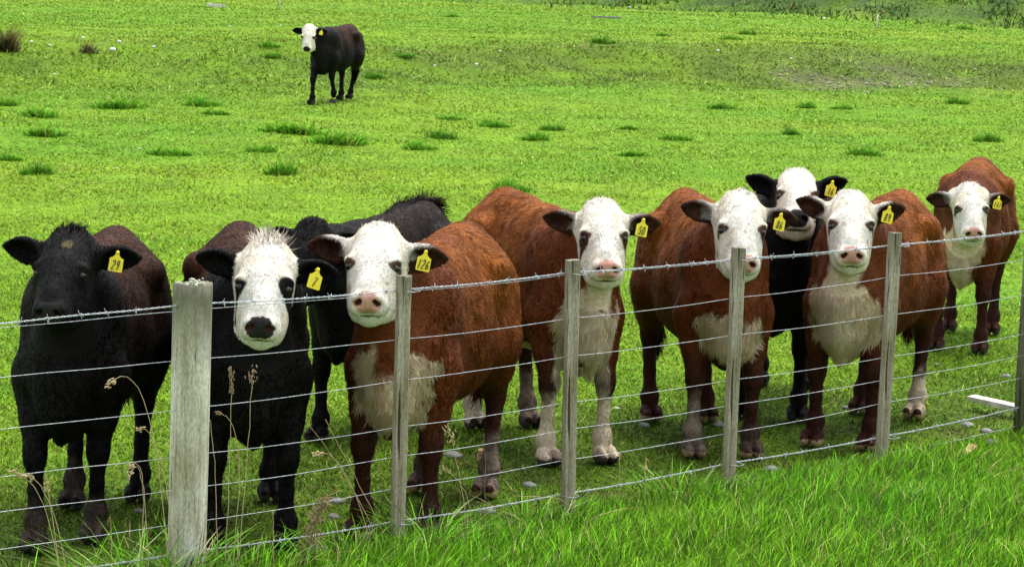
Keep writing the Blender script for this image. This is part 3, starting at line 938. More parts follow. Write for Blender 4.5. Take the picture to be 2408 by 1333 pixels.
def stalks():
    for i, (a, b, c, hl, lab) in enumerate(STALKS):
        off = 0.10 + 0.05 * (i % 3)
        A, B_, Cc = on_fence(*a, off=off), on_fence(*b, off=off), on_fence(*c, off=off)
        g = gh(A[0], A[1])
        A[2] = g - 0.005
        t = np.linspace(0, 1, 14)[:, None]
        # quadratic through the knee
        K = 2 * B_ - 0.5 * A - 0.5 * Cc
        pts = (1 - t) ** 2 * A + 2 * t * (1 - t) * K + t * t * Cc
        pts[1:-1] += rng.normal(0, 0.0015, (12, 3))
        root = empty('dry_grass_stem', A)
        tag(root, lab, 'dry stem', 'dry grass stems along the fence')
        V, F = tube(pts - A, np.linspace(0.0016, 0.0009, 14), 5)
        dark = 'dark' in lab
        add_mesh('stem', V, F, M_STRAW2 if dark else M_STRAW, root)
        if hl:
            mb = MB()
            d = pts[-1] - pts[-4]; d /= np.linalg.norm(d)
            ns = int(hl / 0.007) * 2
            for k in range(ns):
                f = k / ns
                idx = 13 - f * min(12, hl / (np.linalg.norm(pts[-1] - pts[0]) + 1e-6) * 13)
                i0 = int(max(0, math.floor(idx - 1e-6))); fr = idx - i0
                c0 = pts[i0] * (1 - fr) + pts[min(13, i0 + 1)] * fr - A
                off2 = rng.normal(0, 0.0045 if 'branch' not in lab and 'pale' not in lab else 0.010, 3)
                V0, F0 = stone_mesh(90 + k % 3, 6, 4)
                s = rng.uniform(0.0035, 0.006)
                # spikelet elongated along the stem
                ax = d + rng.normal(0, 0.35, 3); ax /= np.linalg.norm(ax)
                e1 = np.cross(ax, [0.3, 0.9, 0.2]); e1 /= np.linalg.norm(e1); e2 = np.cross(ax, e1)
                VV = V0[:, [0]] * ax * 1.6 + V0[:, [1]] * e1 * 0.75 + V0[:, [2]] * e2 * 0.9
                mb.add(VV * s + c0 + off2, F0)
            mb.build('seed_head', M_STRAW2 if i in (1, 2, 3) else M_STRAW, root)
    # tangled dead weed
    A = on_fence(722, 1318, off=0.08); A[2] = gh(A[0], A[1]) - 0.01
    mb = MB()
    r = np.random.default_rng(5)
    root = empty('dead_weed', A)
    tag(root, 'tangled brown dead weed standing against the lower barbed wire', 'dead weed')
    V, F = tube([(0, 0, 0), (0.008, 0, .09), (0.03, 0, .17), (0.055, 0, .27), (0.12, 0, .30)], [0.004, .0035, .003, .0025, .0015], 6)
    add_mesh('stem', V, F, M_STRAW2, root)
    for k in range(150):
        f = r.uniform(0, 1) ** 0.8
        c = np.array([0.06 * f * f + r.normal(0, .012 + 0.012 * (1 - f)), r.normal(0, .014), 0.27 * f])
        d = r.normal(0, 1, 3); d[2] -= 0.5; d /= np.linalg.norm(d); d2 = r.normal(0, 1, 3); d2 /= np.linalg.norm(d2)
        L = r.uniform(.012, .045)
        V, F = tube([c, c + d * L * .5 + d2 * .008, c + d * L + d2 * .016], [.0022, .002, .001], 4)
        mb.add(V, F)
    mb.build('dead_leaves', M_STRAW2, root)
stalks()

# lush green tussock at the foot of the big post
def tussock(px, py, n, rad, h, lab):
    p = on_fence(px, py, off=0.12); p[2] = gh(p[0], p[1])
    r = np.sqrt(rng.uniform(0, 1, n)) * rad; a = rng.uniform(0, 6.28, n)
    c = np.array([0.15, 0.42, 0.018]) * rng.uniform(0.6, 1.5, (n, 1))
    s = rng.uniform(0, 1, n); c[s > 0.72] = [0.36, 0.46, 0.16]; c[s > 0.90] = [0.55, 0.46, 0.25]
    B = blades(r * np.cos(a), r * np.sin(a), h * rng.uniform(0.5, 1.2, n), rng.uniform(0.004, 0.007, n), rng.uniform(0.3, 1.5, n), c, 4, 0.55, z0=np.zeros(n), dirang=a + rng.normal(0, 0.6, n))
    o = add_mesh('grass_tussock', B[0], (B[1], B[2]), M_GRASS, None, True, col=B[3], nrm=B[4])
    o.location = p
    tag(o, lab, 'grass tussock', 'long grass tussocks at the fence foot')
tussock(320, 1325, 240, 0.22, 0.27, 'long arching grass tussock left of the foot of the big post')
tussock(440, 1325, 200, 0.17, 0.24, 'green grass tussock hiding the foot of the big post')
tussock(1010, 1312, 170, 0.17, 0.20, 'green grass tussock right of the foot of the second upright')
tussock(1260, 1305, 130, 0.20, 0.16, 'straw flecked grass tussock left of the middle batten')
tussock(1600, 1330, 150, 0.22, 0.17, 'dark hearted grass tussock at the bottom, right of centre')
tussock(110, 1345, 150, 0.24, 0.19, 'sparse grass tussock in the bottom left corner below cow 29')
tussock(590, 1345, 170, 0.22, 0.16, 'grass tussock at the bottom edge just right of the big post')
tussock(820, 1340, 190, 0.22, 0.15, 'grass tussock at the bottom edge right of the dead weed')

# ------------------------------------------------------------------ cattle
# Each animal is one continuous surface: soft-joined anatomical volumes are
# sampled on a lattice and skinned (surface nets); short hair grows on it.
class Field:
    def __init__(s, lo, hi, h):
        s.lo = np.array(lo, float); s.h = h
        s.n = np.ceil((np.array(hi) - s.lo) / h).astype(int) + 1
        s.D = np.full(s.n, 0.5, np.float32)
    def sub(s, lo, hi):
        a = np.clip(np.floor((np.array(lo) - s.lo) / s.h).astype(int), 0, s.n - 1)
        b = np.clip(np.ceil((np.array(hi) - s.lo) / s.h).astype(int) + 1, 1, s.n)
        if (b <= a).any(): return None, None
        g = np.meshgrid(*[(np.arange(a[i], b[i]) * s.h + s.lo[i]).astype(np.float32) for i in range(3)], indexing='ij')
        return tuple(slice(a[i], b[i]) for i in range(3)), np.stack(g, -1)
    def mix(s, sl, d, k, op):
        D = s.D[sl]
        if op == 'u':
            if k > 0:
                hh = np.clip(0.5 + 0.5 * (D - d) / k, 0, 1)
                s.D[sl] = D * (1 - hh) + d * hh - k * hh * (1 - hh)
            else: s.D[sl] = np.minimum(D, d)
        else:
            if k > 0:
                hh = np.clip(0.5 - 0.5 * (D + d) / k, 0, 1)
                s.D[sl] = D * (1 - hh) - d * hh + k * hh * (1 - hh)
            else: s.D[sl] = np.maximum(D, -d)
    def cone(s, a, b, ra, rb, k=0.03, op='u'):
        a, b = np.array(a, float), np.array(b, float)
        m = k + 3 * s.h
        lo = np.minimum(a - ra, b - rb) - m; hi = np.maximum(a + ra, b + rb) + m
        sl, P = s.sub(lo, hi)
        if sl is None: return
        ba = (b - a).astype(np.float32)
        t = np.clip(((P - a.astype(np.float32)) @ ba) / max(1e-9, float(ba @ ba)), 0, 1)
        d = np.linalg.norm(P - a.astype(np.float32) - t[..., None] * ba, axis=-1) - (ra + (rb - ra) * t)
        s.mix(sl, d, k, op)
    def ell(s, c, r, Rm=None, k=0.03, op='u'):
        c = np.array(c, float); r = np.array(r, float)
        m = k + 3 * s.h
        ext = r if Rm is None else np.sqrt(((Rm * r[None, :]) ** 2).sum(1))
        sl, P = s.sub(c - ext - m, c + ext + m)
        if sl is None: return
        Q = P - c.astype(np.float32)
        if Rm is not None: Q = Q @ Rm.astype(np.float32)
        q = Q / r.astype(np.float32)
        k0 = np.linalg.norm(q, axis=-1); k1 = np.linalg.norm(q / r.astype(np.float32), axis=-1) + 1e-9
        s.mix(sl, k0 * (k0 - 1) / k1, k, op)
    def mesh(s):
        D = s.D; ins = D < 0
        nx, ny, nz = D.shape
        cnt = np.zeros((nx - 1, ny - 1, nz - 1), np.uint8)
        for dx in (0, 1):
            for dy in (0, 1):
                for dz in (0, 1):
                    cnt += ins[dx:nx - 1 + dx, dy:ny - 1 + dy, dz:nz - 1 + dz]
        act = (cnt > 0) & (cnt < 8)
        idx = np.argwhere(act)
        vid = np.full(act.shape, -1, np.int32); vid[act] = np.arange(len(idx))
        acc = np.zeros((len(idx), 3)); num = np.zeros(len(idx))
        cor = [(a, b, c) for a in (0, 1) for b in (0, 1) for c in (0, 1)]
        for i in range(8):
            for j in range(i + 1, 8):
                if sum(abs(cor[i][q] - cor[j][q]) for q in range(3)) != 1: continue
                va = D[idx[:, 0] + cor[i][0], idx[:, 1] + cor[i][1], idx[:, 2] + cor[i][2]].astype(float)
                vb = D[idx[:, 0] + cor[j][0], idx[:, 1] + cor[j][1], idx[:, 2] + cor[j][2]].astype(float)
                x = (va < 0) != (vb < 0)
                t = np.where(x, va / np.where(x, va - vb, 1), 0)
                p = np.array(cor[i]) + t[:, None] * (np.array(cor[j]) - np.array(cor[i]))
                acc += p * x[:, None]; num += x
        V = (idx + acc / num[:, None]) * s.h + s.lo
        Fs = []
        for ax in range(3):
            sa = [slice(None)] * 3; sb = [slice(None)] * 3
            sa[ax] = slice(0, -1); sb[ax] = slice(1, None)
            A, B = ins[tuple(sa)], ins[tuple(sb)]
            e = np.argwhere(A != B)
            u, v = (ax + 1) % 3, (ax + 2) % 3
            ok = (e[:, u] > 0) & (e[:, v] > 0) & (e[:, u] < D.shape[u] - 1) & (e[:, v] < D.shape[v] - 1)
            e = e[ok]
            q = []
            for (du, dv) in ((-1, -1), (0, -1), (0, 0), (-1, 0)):
                c = e.copy(); c[:, u] += du; c[:, v] += dv
                q.append(vid[c[:, 0], c[:, 1], c[:, 2]])
            q = np.stack(q, -1)
            fl = ~A[e[:, 0], e[:, 1], e[:, 2]]
            q[fl] = q[fl][:, ::-1]
            Fs.append(q)
        F = np.concatenate(Fs)
        F = F[(F >= 0).all(1)]
        # relax
        ed = np.concatenate([F[:, [0, 1]], F[:, [1, 2]], F[:, [2, 3]], F[:, [3, 0]]])
        for it in range(2):
            sm = np.zeros_like(V); c = np.zeros(len(V))
            for q in range(3):
                sm[:, q] = np.bincount(ed[:, 0], V[ed[:, 1], q], len(V)) + np.bincount(ed[:, 1], V[ed[:, 0], q], len(V))
            c = np.bincount(ed[:, 0], minlength=len(V)) + np.bincount(ed[:, 1], minlength=len(V))
            V = 0.5 * V + 0.5 * sm / np.maximum(c, 1)[:, None]
        return V, F

def nrmz(v): return v / (np.linalg.norm(v, axis=-1, keepdims=True) + 1e-12)

DIG = {
 '0': [[(.5+.36*math.cos(a), .5+.5*math.sin(a)) for a in np.linspace(0, 2*math.pi, 21)]],
 '1': [[(.25,.78),(.55,1.0),(.5,0)]],
 '2': [[(.12,.78),(.2,.93),(.45,1),(.72,.93),(.82,.75),(.72,.55),(.4,.28),(.1,.0),(.9,.03)]],
 '4': [[(.65,0),(.68,1),(.08,.32),(.95,.34)]],
 '5': [[(.88,1),(.28,.97),(.2,.58),(.5,.63),(.78,.5),(.84,.28),(.68,.06),(.4,0),(.1,.1)]],
 '6': [[(.78,.96),(.45,.8),(.2,.45),(.2,.18),(.42,0),(.7,.05),(.84,.25),(.72,.45),(.45,.48),(.22,.3)]],
 '7': [[(.1,.96),(.85,1),(.55,.5),(.3,0)]],
 '8': [[(.5,.53),(.2,.68),(.22,.9),(.5,1),(.78,.9),(.78,.7),(.5,.53),(.16,.32),(.2,.08),(.5,0),(.8,.1),(.84,.32),(.5,.53)]],
 '9': [[(.8,.68),(.55,.5),(.25,.58),(.17,.8),(.4,1),(.7,.97),(.82,.75),(.75,.35),(.55,0)]],
}
def ribbon_text(txt, hgt, wd, cx, cy, z, lw):
    """hand-written numerals as thin ink ribbons in the tag's own plane"""
    V, F = [], []
    gap = wd * 0.28
    tot = len(txt) * wd + (len(txt) - 1) * gap
    for i, ch in enumerate(txt):
        ww = wd
        x0 = cx - tot / 2 + i * (wd + gap)
        for st in DIG[ch]:
            p = np.array([(x0 + a * ww + 0.18 * (b - 0.5) * hgt, cy + (b - 0.5) * hgt) for a, b in st])
            t = np.gradient(p, axis=0); t = nrmz(t); n = np.stack([-t[:, 1], t[:, 0]], -1)
            b0 = len(V)
            for q in range(len(p)):
                for (s, zz) in ((1, z), (-1, z), (1, z + 0.0006), (-1, z + 0.0006)):
                    V.append((p[q, 0] + s * n[q, 0] * lw / 2, p[q, 1] + s * n[q, 1] * lw / 2, zz))
            for q in range(len(p) - 1):
                a, c = b0 + 4 * q, b0 + 4 * q + 4
                F += [(a + 2, a + 3, c + 3, c + 2), (a, c, c + 1, a + 1), (a, a + 2, c + 2, c), (a + 1, c + 1, c + 3, a + 3)]
    return V, F

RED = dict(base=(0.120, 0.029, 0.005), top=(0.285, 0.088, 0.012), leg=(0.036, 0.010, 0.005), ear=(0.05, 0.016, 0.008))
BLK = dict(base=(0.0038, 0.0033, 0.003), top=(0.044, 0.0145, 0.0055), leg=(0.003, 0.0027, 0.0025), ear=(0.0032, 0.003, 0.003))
WHITE = np.array([0.66, 0.63, 0.565])
CREAM = np.array([0.62, 0.50, 0.36])
PINK = np.array([0.58, 0.31, 0.24])

def build_cow(c):
    s = c.get('s', 1.0)
    th = R(c['yaw'])
    fm = c['fm']                               # world x, y below the front feet
    fwd = np.array([math.sin(th), -math.cos(th), 0]); left = np.array([math.cos(th), math.sin(th), 0])
    Rb = np.stack([fwd, left, [0, 0, 1.0]], 1)   # body axes in the world
    org = np.array([fm[0], fm[1], 0]) - fwd * 0.5 * s
    org[2] = gh(org[0], org[1])
    def loc(Pw): return (Rb.T @ (np.asarray(Pw, float) - org)) / s
    # head pose (world) -> body frame
    hy, tilt, hr = R(c.get('hyaw', 0)), R(c.get('tilt', 54)), R(c.get('hroll', 0))
    hf = np.array([math.sin(hy), -math.cos(hy), 0]); hl = np.array([math.cos(hy), math.sin(hy), 0])
    v = hf * math.sin(tilt) + np.array([0, 0, -math.cos(tilt)])
    w_ = hf * math.cos(tilt) + np.array([0, 0, math.sin(tilt)])
    u = hl * math.cos(hr) + v * math.sin(hr); v = -hl * math.sin(hr) + v * math.cos(hr)
    Hh = Rb.T @ np.stack([u, v, w_], 1)          # head axes in body frame
    hs = c.get('hs', .9); FK = c.get('fk', .83)
    eye = at_y(c['eye'][0], c['eye'][1], c['eye'][2])
    E0 = loc(eye)
    H0 = E0 - Hh @ (np.array([0, 0.22, -0.02]) * hs)
    def hp(a, b, d): return H0 + Hh @ (np.array([a, min(b, .22) + max(0, b - .22) * FK, d]) * hs)
    def hloc(P):
        h = (P - H0) @ Hh / hs
        h[:, 1] = np.minimum(h[:, 1], .22) + np.maximum(0, h[:, 1] - .22) / FK
        return h
    up_h, fw_b = np.array([0, 0, 1.0]), Rb.T @ hf
    # hooves
    legs = {}
    for nm, (dx, dy) in (('fl', (.5, .145)), ('fr', (.5, -.145)), ('hl', (-.5, .15)), ('hr', (-.5, -.15))):
        q = c.get(nm)
        if q is None:
            lx, ly, lz = dx, dy, 0
            pw = org + Rb @ np.array([lx, ly, 0]) * s
        else:
            pw = np.array([q[0], q[1], 0.0])
        g = gh(pw[0], pw[1])
        L = loc([pw[0], pw[1], g + (q[2] if q is not None and len(q) > 2 else 0.0)])
        legs[nm] = L
    vox = c.get('vox', 0.0075)
    allp = np.array([H0, hp(0, .5, 0), hp(.3, 0, 0), hp(-.3, 0, 0)] + list(legs.values()))
    lo = np.minimum(allp.min(0) - 0.17, [-0.98, -0.38, -0.05]); hi = np.maximum(allp.max(0) + 0.17, [0.85, 0.38, 1.30])
    if c.get('tail'): hi = np.maximum(hi, [0, 0, 1.55])
    hi[2] = max(hi[2], H0[2] + 0.12)
    fd = Field(lo, hi, vox)
    fat = c.get('fat', .93)
    # ---- trunk
    fd.ell((.36, 0, .84), (.36, .172 * fat, .325), k=.02)
    fd.ell((.0, 0, .84), (.50, .25 * fat, .335), k=.10)
    fd.ell((-.12, 0, .76), (.42, .265 * fat, .275), k=.08)
    fd.ell((-.46, 0, .95), (.36, .235 * fat, .26), k=.10)
    fd.cone((.34, 0, 1.08), (-.30, 0, 1.10), .085, .085, .10)
    fd.cone((-.28, 0, 1.115), (-.56, 0, 1.155), .070, .050, .07); fd.cone((-.56, 0, 1.155), (-.74, 0, 1.085), .055, .05, .06)
    fd.ell((-.66, 0, 1.12), (.09, .045, .07), k=.06)
    for sg in (1, -1):
        fd.ell((-.36, sg * .195, 1.05), (.09, .06, .065), k=.05)
        fd.ell((-.74, sg * .09, 1.00), (.07, .06, .07), k=.08)
        fd.ell((.36, sg * .135, .88), (.15, .07, .24), k=.06)
        fd.ell((.45, sg * .128, .74), (.12, .085, .15), k=.045)
        fd.ell((.14, sg * .315, .86), (.055, .075, .24), k=.10, op='s')
        fd.ell((-.27, sg * .315, .88), (.07, .085, .10), k=.09, op='s')
        fd.ell((-.50, sg * .155, .80), (.22, .115 * fat, .27), k=.08)
    fd.ell((.57, 0, .70), (.17, .12, .21), k=.08)              # brisket
    fd.cone((.62, 0, .58), (.50, 0, .50), .07, .06, .07)
    fd.cone((.735, 0, .76), (.70, .008, .60), .022, .030, .03); fd.cone((.70, .008, .60), (.62, 0, .475), .030, .030, .03)
    # ---- neck
    N0 = np.array([.40, 0, .98]); N1 = np.array([.52, 0, .80])
    b1 = hp(0, .10, -.17); b2 = hp(0, .20, -.22)
    mid = (N0 + b1) / 2 + np.array([0, 0, .02])
    fd.cone(N0, mid, .185, .135, .10); fd.cone(mid, b1, .135, .112 * hs, .08)
    mid2 = (N1 + b2) / 2 - np.array([0.0, 0, 0.02])
    fd.cone(N1, mid2, .145, .09, .09); fd.cone(mid2, b2, .09, .075 * hs, .07)
    dl = N1 + (b2 - N1) * 0.45 - np.array([-.02, 0, .10])
    fd.cone((.62, 0, .66), dl, .05, .045, .06); fd.cone(dl, b2 - np.array([0, 0, .03]), .045, .04, .06)
    # ---- legs
    joints = {}
    for nm in ('fl', 'fr'):
        sg = 1 if nm == 'fl' else -1
        h = legs[nm]
        E = np.array([.42, sg * .145, .70])
        K = c.get(nm + '_k')
        if K is not None:
            K = np.array(K, float)
        else:
            K = np.array([h[0] * .72 + .42 * .28 + .015, h[1] * .7 + E[1] * .3, h[2] + .40])
        Ft = np.array(c.get(nm + '_f', [h[0] - .02, h[1], h[2] + .125]), float)
        fd.cone(E, E * .45 + K * .55, .10, .064, .07); fd.cone(E * .45 + K * .55, K, .064, .044, .03)
        fd.ell(K, (.045, .046, .065), k=.025)
        fd.cone(K - [0, 0, .04], K * .45 + Ft * .55, .038, .029, .03); fd.cone(K * .45 + Ft * .55, Ft, .029, .038, .02)
        fd.ell(Ft, (.043, .043, .045), k=.025)
        joints[nm] = (E, K, Ft, h)
    for nm in ('hl', 'hr'):
        sg = 1 if nm == 'hl' else -1
        h = legs[nm]
        S_ = np.array([-.42, sg * .17, .72])
        Kh = np.array(c.get(nm + '_k', [h[0] - .10, h[1] * .8 + sg * .03, h[2] + .46]), float)
        Ft = np.array(c.get(nm + '_f', [h[0] - .035, h[1], h[2] + .13]), float)
        fd.cone(S_, S_ * .4 + Kh * .6, .125, .070, .08); fd.cone(S_ * .4 + Kh * .6, Kh, .070, .045, .03)
        fd.cone(np.array([-.60, sg * .13, .74]), Kh + [-.01, 0, .04], .095, .032, .06)
        fd.ell(Kh, (.054, .040, .065), k=.025)
        fd.cone(Kh - [0, 0, .04], Kh * .4 + Ft * .6, .040, .031, .03); fd.cone(Kh * .4 + Ft * .6, Ft, .031, .038, .02)
        fd.ell(Ft, (.043, .043, .045), k=.025)
        joints[nm] = (S_, Kh, Ft, h)
    for nm, (A_, K, Ft, h) in joints.items():
        d = h - Ft; d = d / np.linalg.norm(d)
        tip = h + np.array([.015, 0, .0])
        fd.cone(Ft, Ft + d * .07 + np.array([.01, 0, 0]), .038, .040, .03)
        fdir = np.array([1.0, 0, 0]) - d * d[0]
        if np.linalg.norm(fdir) < 0.2: fdir = np.array([0, 0, 1.0])
        fdir = nrmz(fdir)
        for q in (1, -1):
            cc = h - d * .030 + fdir * .045 + np.array([0, q * .029, 0])
            Rm = np.stack([fdir, [0, 1.0, 0], nrmz(np.cross(fdir, [0, 1.0, 0]))], 1)
            fd.ell(cc, (.074, .027, .034), Rm, k=.008); fd.ell(cc - fdir * .02 - d * .022, (.048, .030, .034), Rm, k=.010)
    # ---- head
    H = Hh
    def he(cu, r, k=.03, op='u', Rm=None):
        fd.ell(hp(*cu), np.array(r) * hs, H if Rm is None else H @ Rm, k * hs, op)
    def hc(a, b, ra, rb, k=.03, op='u'):
        fd.cone(hp(*a), hp(*b), ra * hs, rb * hs, k * hs, op)
    he((0, .105, -.115), (.122, .172, .125), .05)
    he((0, .0, -.085), (.100, .070, .080), .045)
    he((0, .15, -.055), (.098, .15, .06), .04)
    hc((0, .20, -.095), (0, .41, -.075), .100, .058, .04)
    hc((0, .20, -.055), (0, .38, -.04), .07, .052, .04)
    for sg in (1, -1):
        he((sg * .085, .195, -.065), (.040, .05, .038), .03)
        he((sg * .060, .27, -.175), (.054, .16, .10), .05)
        he((sg * .10, .03, -.12), (.05, .045, .05), .03)
    he((0, .435, -.085), (.079, .068, .072), .035)
    he((0, .475, -.058), (.063, .034, .042), .02)
    for sg in (1, -1):
        he((sg * .046, .468, -.10), (.040, .045, .043), .025)
        he((sg * .041, .478, -.045), (.028, .030, .026), .015)
    hc((0, .27, -.215), (0, .43, -.185), .070, .044, .04)
    he((0, .455, -.178), (.048, .034, .038), .03)
    mo = c.get('mouth', 0.0)
    he((0, .50, -.133 - mo * .3), (.085, .055, .006 + mo), .008, 's')
    for sg in (1, -1):
        a = R(38) * sg
        Rm = np.array([[math.cos(a), 0, -math.sin(a)], [0, 1, 0], [math.sin(a), 0, math.cos(a)]])
        he((sg * .041, .512, -.052), (.013, .034, .024), .008, 's', Rm)
        he((sg * .127, .22, -.035), (.026, .030, .026), .015, 's')
        he((sg * .100, .196, -.036), (.032, .017, .024), .016)
        he((sg * .108, .205, -.040), (.022, .010, .022), .008)
    # ears
    ears = {}
    for sg, key in ((1, 'earL'), (-1, 'earR')):
        el, sw, sz = c.get(key, (3, -12, .92))
        el, sw = R(el), R(sw)
        hu = H[:, 0] * sg
        hu = nrmz(hu - up_h * (hu @ up_h) * 0.4)
        e = nrmz(hu * math.cos(el) * math.cos(sw) + up_h * math.sin(el) + fw_b * math.sin(sw))
        f = fw_b * .95 - up_h * .30 + hu * .12
        f = nrmz(f - e * (f @ e)); g = np.cross(f, e)
        b0 = hp(sg * .105, .045, -.125)
        Re = np.stack([e, g, f], 1)
        z = hs * sz
        fd.cone(b0, b0 + e * .05 * z, .040 * z, .042 * z, .03)
        fd.ell(b0 + e * .110 * z, np.array([.098, .068, .034]) * z, Re, k=.02)
        fd.ell(b0 + e * .175 * z, np.array([.062, .030, .016]) * z, Re, k=.02)
        fd.ell(b0 + e * .125 * z + f * .030 * z, np.array([.090, .052, .040]) * z, Re, k=.008, op='s')
        ears[sg] = (b0, e, f, g, z)
    # ---- tail
    tp = c.get('tail')
    if tp is None:
        tp = [(-.76, 0, 1.08), (-.83, .0, .95), (-.85, .01, .7), (-.83, .02, .45)]
    for a, b in zip(tp[:-1], tp[1:]):
        fd.cone(a, b, .020 if c.get('tail') and tp[1][2] > 1.15 else .032, .018 if c.get('tail') and tp[1][2] > 1.15 else .026, .03)
    V, F = fd.mesh()
    # keep only the main shell
    # ---- normals
    fn = np.cross(V[F[:, 2]] - V[F[:, 0]], V[F[:, 3]] - V[F[:, 1]])
    Nv = np.zeros_like(V)
    for q in range(4):
        for ax in range(3):
            Nv[:, ax] += np.bincount(F[:, q], fn[:, ax], len(V))
    Nv = nrmz(Nv)
    area = np.linalg.norm(fn, axis=1) * 0.5

    # ---- colours
    pal = RED if c['coat'] == 'red' else BLK
    seed = c['seed']
    def colour(P, N):
        h = hloc(P)
        hu_, hv, hw = h[:, 0], h[:, 1], h[:, 2]
        n1 = vnoise(P, 14, seed); n2 = vnoise(P, 5, seed + 1); n3 = vnoise(P, 35, seed + 2)
        x, y, z = P[:, 0], P[:, 1], P[:, 2]
        nj = 0.5 * n1 + 0.3 * n3
        C = np.tile(np.array(pal['base']), (len(P), 1))
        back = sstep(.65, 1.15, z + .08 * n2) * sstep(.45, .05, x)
        C = C + (np.array(pal['top']) - C) * (back * (0.75 + 0.35 * n2) * c.get('back_tint', 1.0))[:, None].clip(0, 1)  # coat blends to the lighter top colour over the back
        if c['coat'] == 'black':
            sh = np.exp(-((x - .28) / .12) ** 2) * sstep(.5, .8, z) * .35
            C = C + (np.array([.017, .007, .0035]) - C) * sh[:, None].clip(0, 1)
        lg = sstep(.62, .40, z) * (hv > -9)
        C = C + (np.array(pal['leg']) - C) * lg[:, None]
        # socks
        for nm, (A_, K, Ft, hh) in joints.items():
            kind = c.get('sock_' + nm)
            dl_ = np.minimum(np.linalg.norm(P[:, :2] - K[:2], axis=1), np.linalg.norm(P[:, :2] - Ft[:2], axis=1))
            near = (dl_ < .12) & (z < .62) & (np.sign(y - 0.0) == np.sign(A_[1]))
            if kind == 'white':
                m = sstep(.30, .22, z - hh[2] + .10 * nj) * near
                C = C + (CREAM * .85 - C) * m[:, None]
            elif kind == 'high':
                inn = -np.sign(A_[1]) * (y - K[1])
                up_ = sstep(.0, .02, inn + .02 * n1) * sstep(.66, .58, z + .10 * nj)
                lo_ = sstep(.36, .31, z + .05 * nj)
                m = np.maximum(up_, lo_) * near
                dk = np.maximum(np.exp(-((z - K[2] + .01) / .055) ** 2) * sstep(-.3, .3, n2 + .2 * n1), .6 * sstep(.2, .6, n1 + .3 * n2) * sstep(.2, .1, z))
                m = m * (1 - .8 * dk)
                C = C + (CREAM - C) * m[:, None]
            elif kind == 'grey':
                m = sstep(.34, .26, z - hh[2] + .10 * nj) * near
                C = C + (np.array([.17, .125, .095]) * (1 + .5 * n3[:, None]) - C) * m[:, None]
            elif kind == 'mud':
                m = sstep(.24, .10, z - hh[2] + .14 * nj) * near
                C = C + (np.array([.06, .042, .03]) - C) * (.8 * m[:, None])
            # hooves
            dh = np.sqrt((x - hh[0] - .04) ** 2 + (y - hh[1]) ** 2)
            m = (z - hh[2] < .046 + .008 * n1) & (dh < .14)
            C[m] = np.array(c.get('hoof', (.05, .042, .036))) * (1 + .25 * n1[m][:, None])
        # brisket / dewlap patch
        bk = c.get('brisket')
        if bk:
            zc, zr, yr, yo = bk
            q = ((z - zc) / zr) ** 2 + ((y - yo) / yr) ** 2
            q = q + .75 * nj + .35 * n2
            m = sstep(1.15, .85, q) * sstep(.40, .50, x + .03 * n1)
            notch = sstep(.085, .05, np.abs(y - yo - .02) + .03 * n1) * sstep(zc + .02, zc + .10, z) * c.get('notch', 1.0)
            m = m * (1 - notch)
            cm_ = CREAM[None] * (1 + .16 * n2[:, None] + .10 * n1[:, None]) * np.array([1, .97, .92])
            ctr = sstep(.05, .02, np.abs(y - yo + .03 * n2)) * .65
            cm_ = cm_ + (np.array([.50, .33, .24]) - cm_) * ctr[:, None]
            C = C + (cm_ - C) * m[:, None]
        th_ = c.get('throat', 0)
        if th_:
            ax = b2 - np.array([.60, 0, .66]); t = ((P - np.array([.60, 0, .66])) @ ax) / (ax @ ax)
            yc = (b2[1]) * np.clip(t, 0, 1)
            under = (N[:, 0] > -.2) & (N[:, 2] < .30) & (hw < -.05)
            m = sstep(th_, th_ * .6, np.abs(y - yc) + .03 * nj) * (t > -.6) * (t < 1.2) * under * (x > .35)
            C = C + (CREAM * 1.05 - C) * m[:, None]
        if c.get('belly'):
            m = sstep(.56, .50, z + .05 * nj) * (np.abs(y) < .13) * (x < .15) * (x > -.32) * (N[:, 2] < -.2)
            C = C + (CREAM - C) * m[:, None]
        # head
        hd = np.sqrt(hu_ ** 2 + (hv - .22) ** 2 + (hw + .08) ** 2)
        isear = np.zeros(len(P), bool)
        for sg in (1, -1):
            b0, e, f, g, z_ = ears[sg]
            d = P - b0; le, lg_, lf = d @ e, d @ g, d @ f
            isear |= (le > .028) & (np.abs(hu_) > .120) & (le < .26 * z_) & (np.abs(lg_) < .072 * z_) & (np.abs(lf) < .062)
        onhead = (hd < .38) & ~isear
        if c['face'] == 'white':
            lim = -.155 - .13 * sstep(.12, .28, hv) - .05 * sstep(.06, -.02, hv) - .03 * nj
            fw_ = c.get('mask', .2)
            m = onhead & (hw > lim) & (np.abs(hu_ + .02 * nj) < fw_) & (hv > -.12 + (.03 * nj))
            Wc = WHITE * (1 + .05 * n2[:, None])
            # yellowish staining on lower cheeks and chin, and a little grime
            st = sstep(.1, .45, np.abs(hu_) / .12 * .35 + .4 * n1 - hw * 1.2) * .45
            Wc = Wc + (np.array([.66, .55, .37]) - Wc) * st[:, None].clip(0, 1)
            C[m] = Wc[m]
        else:
            C[onhead] = np.array(pal['base']) * 1.0
        # eyes: dark lids
        for sg in (1, -1):
            du, dv = sg * (hu_ - sg * .100), hv - .230
            ea, eb = .80 * du - .60 * dv, .60 * du + .80 * dv
            de = np.sqrt((ea / .034) ** 2 + (eb / .019) ** 2)
            lid = c.get('lid', (.085, .042, .030))
            m = sstep(1.15, .85, de + .15 * n3) * onhead * (hw > -.12)
            C = C + (np.array(lid) - C) * m[:, None]
            pt = c.get('patch', {}).get(sg)
            if pt:
                r = pt + .012 * n1
                dp = np.sqrt((hu_ - sg * .105) ** 2 + ((hv - .25) * .72) ** 2)
                m = sstep(r + .006, r - .004, dp) * onhead
                C = C + (np.array(pal['ear']) - C) * m[:, None]
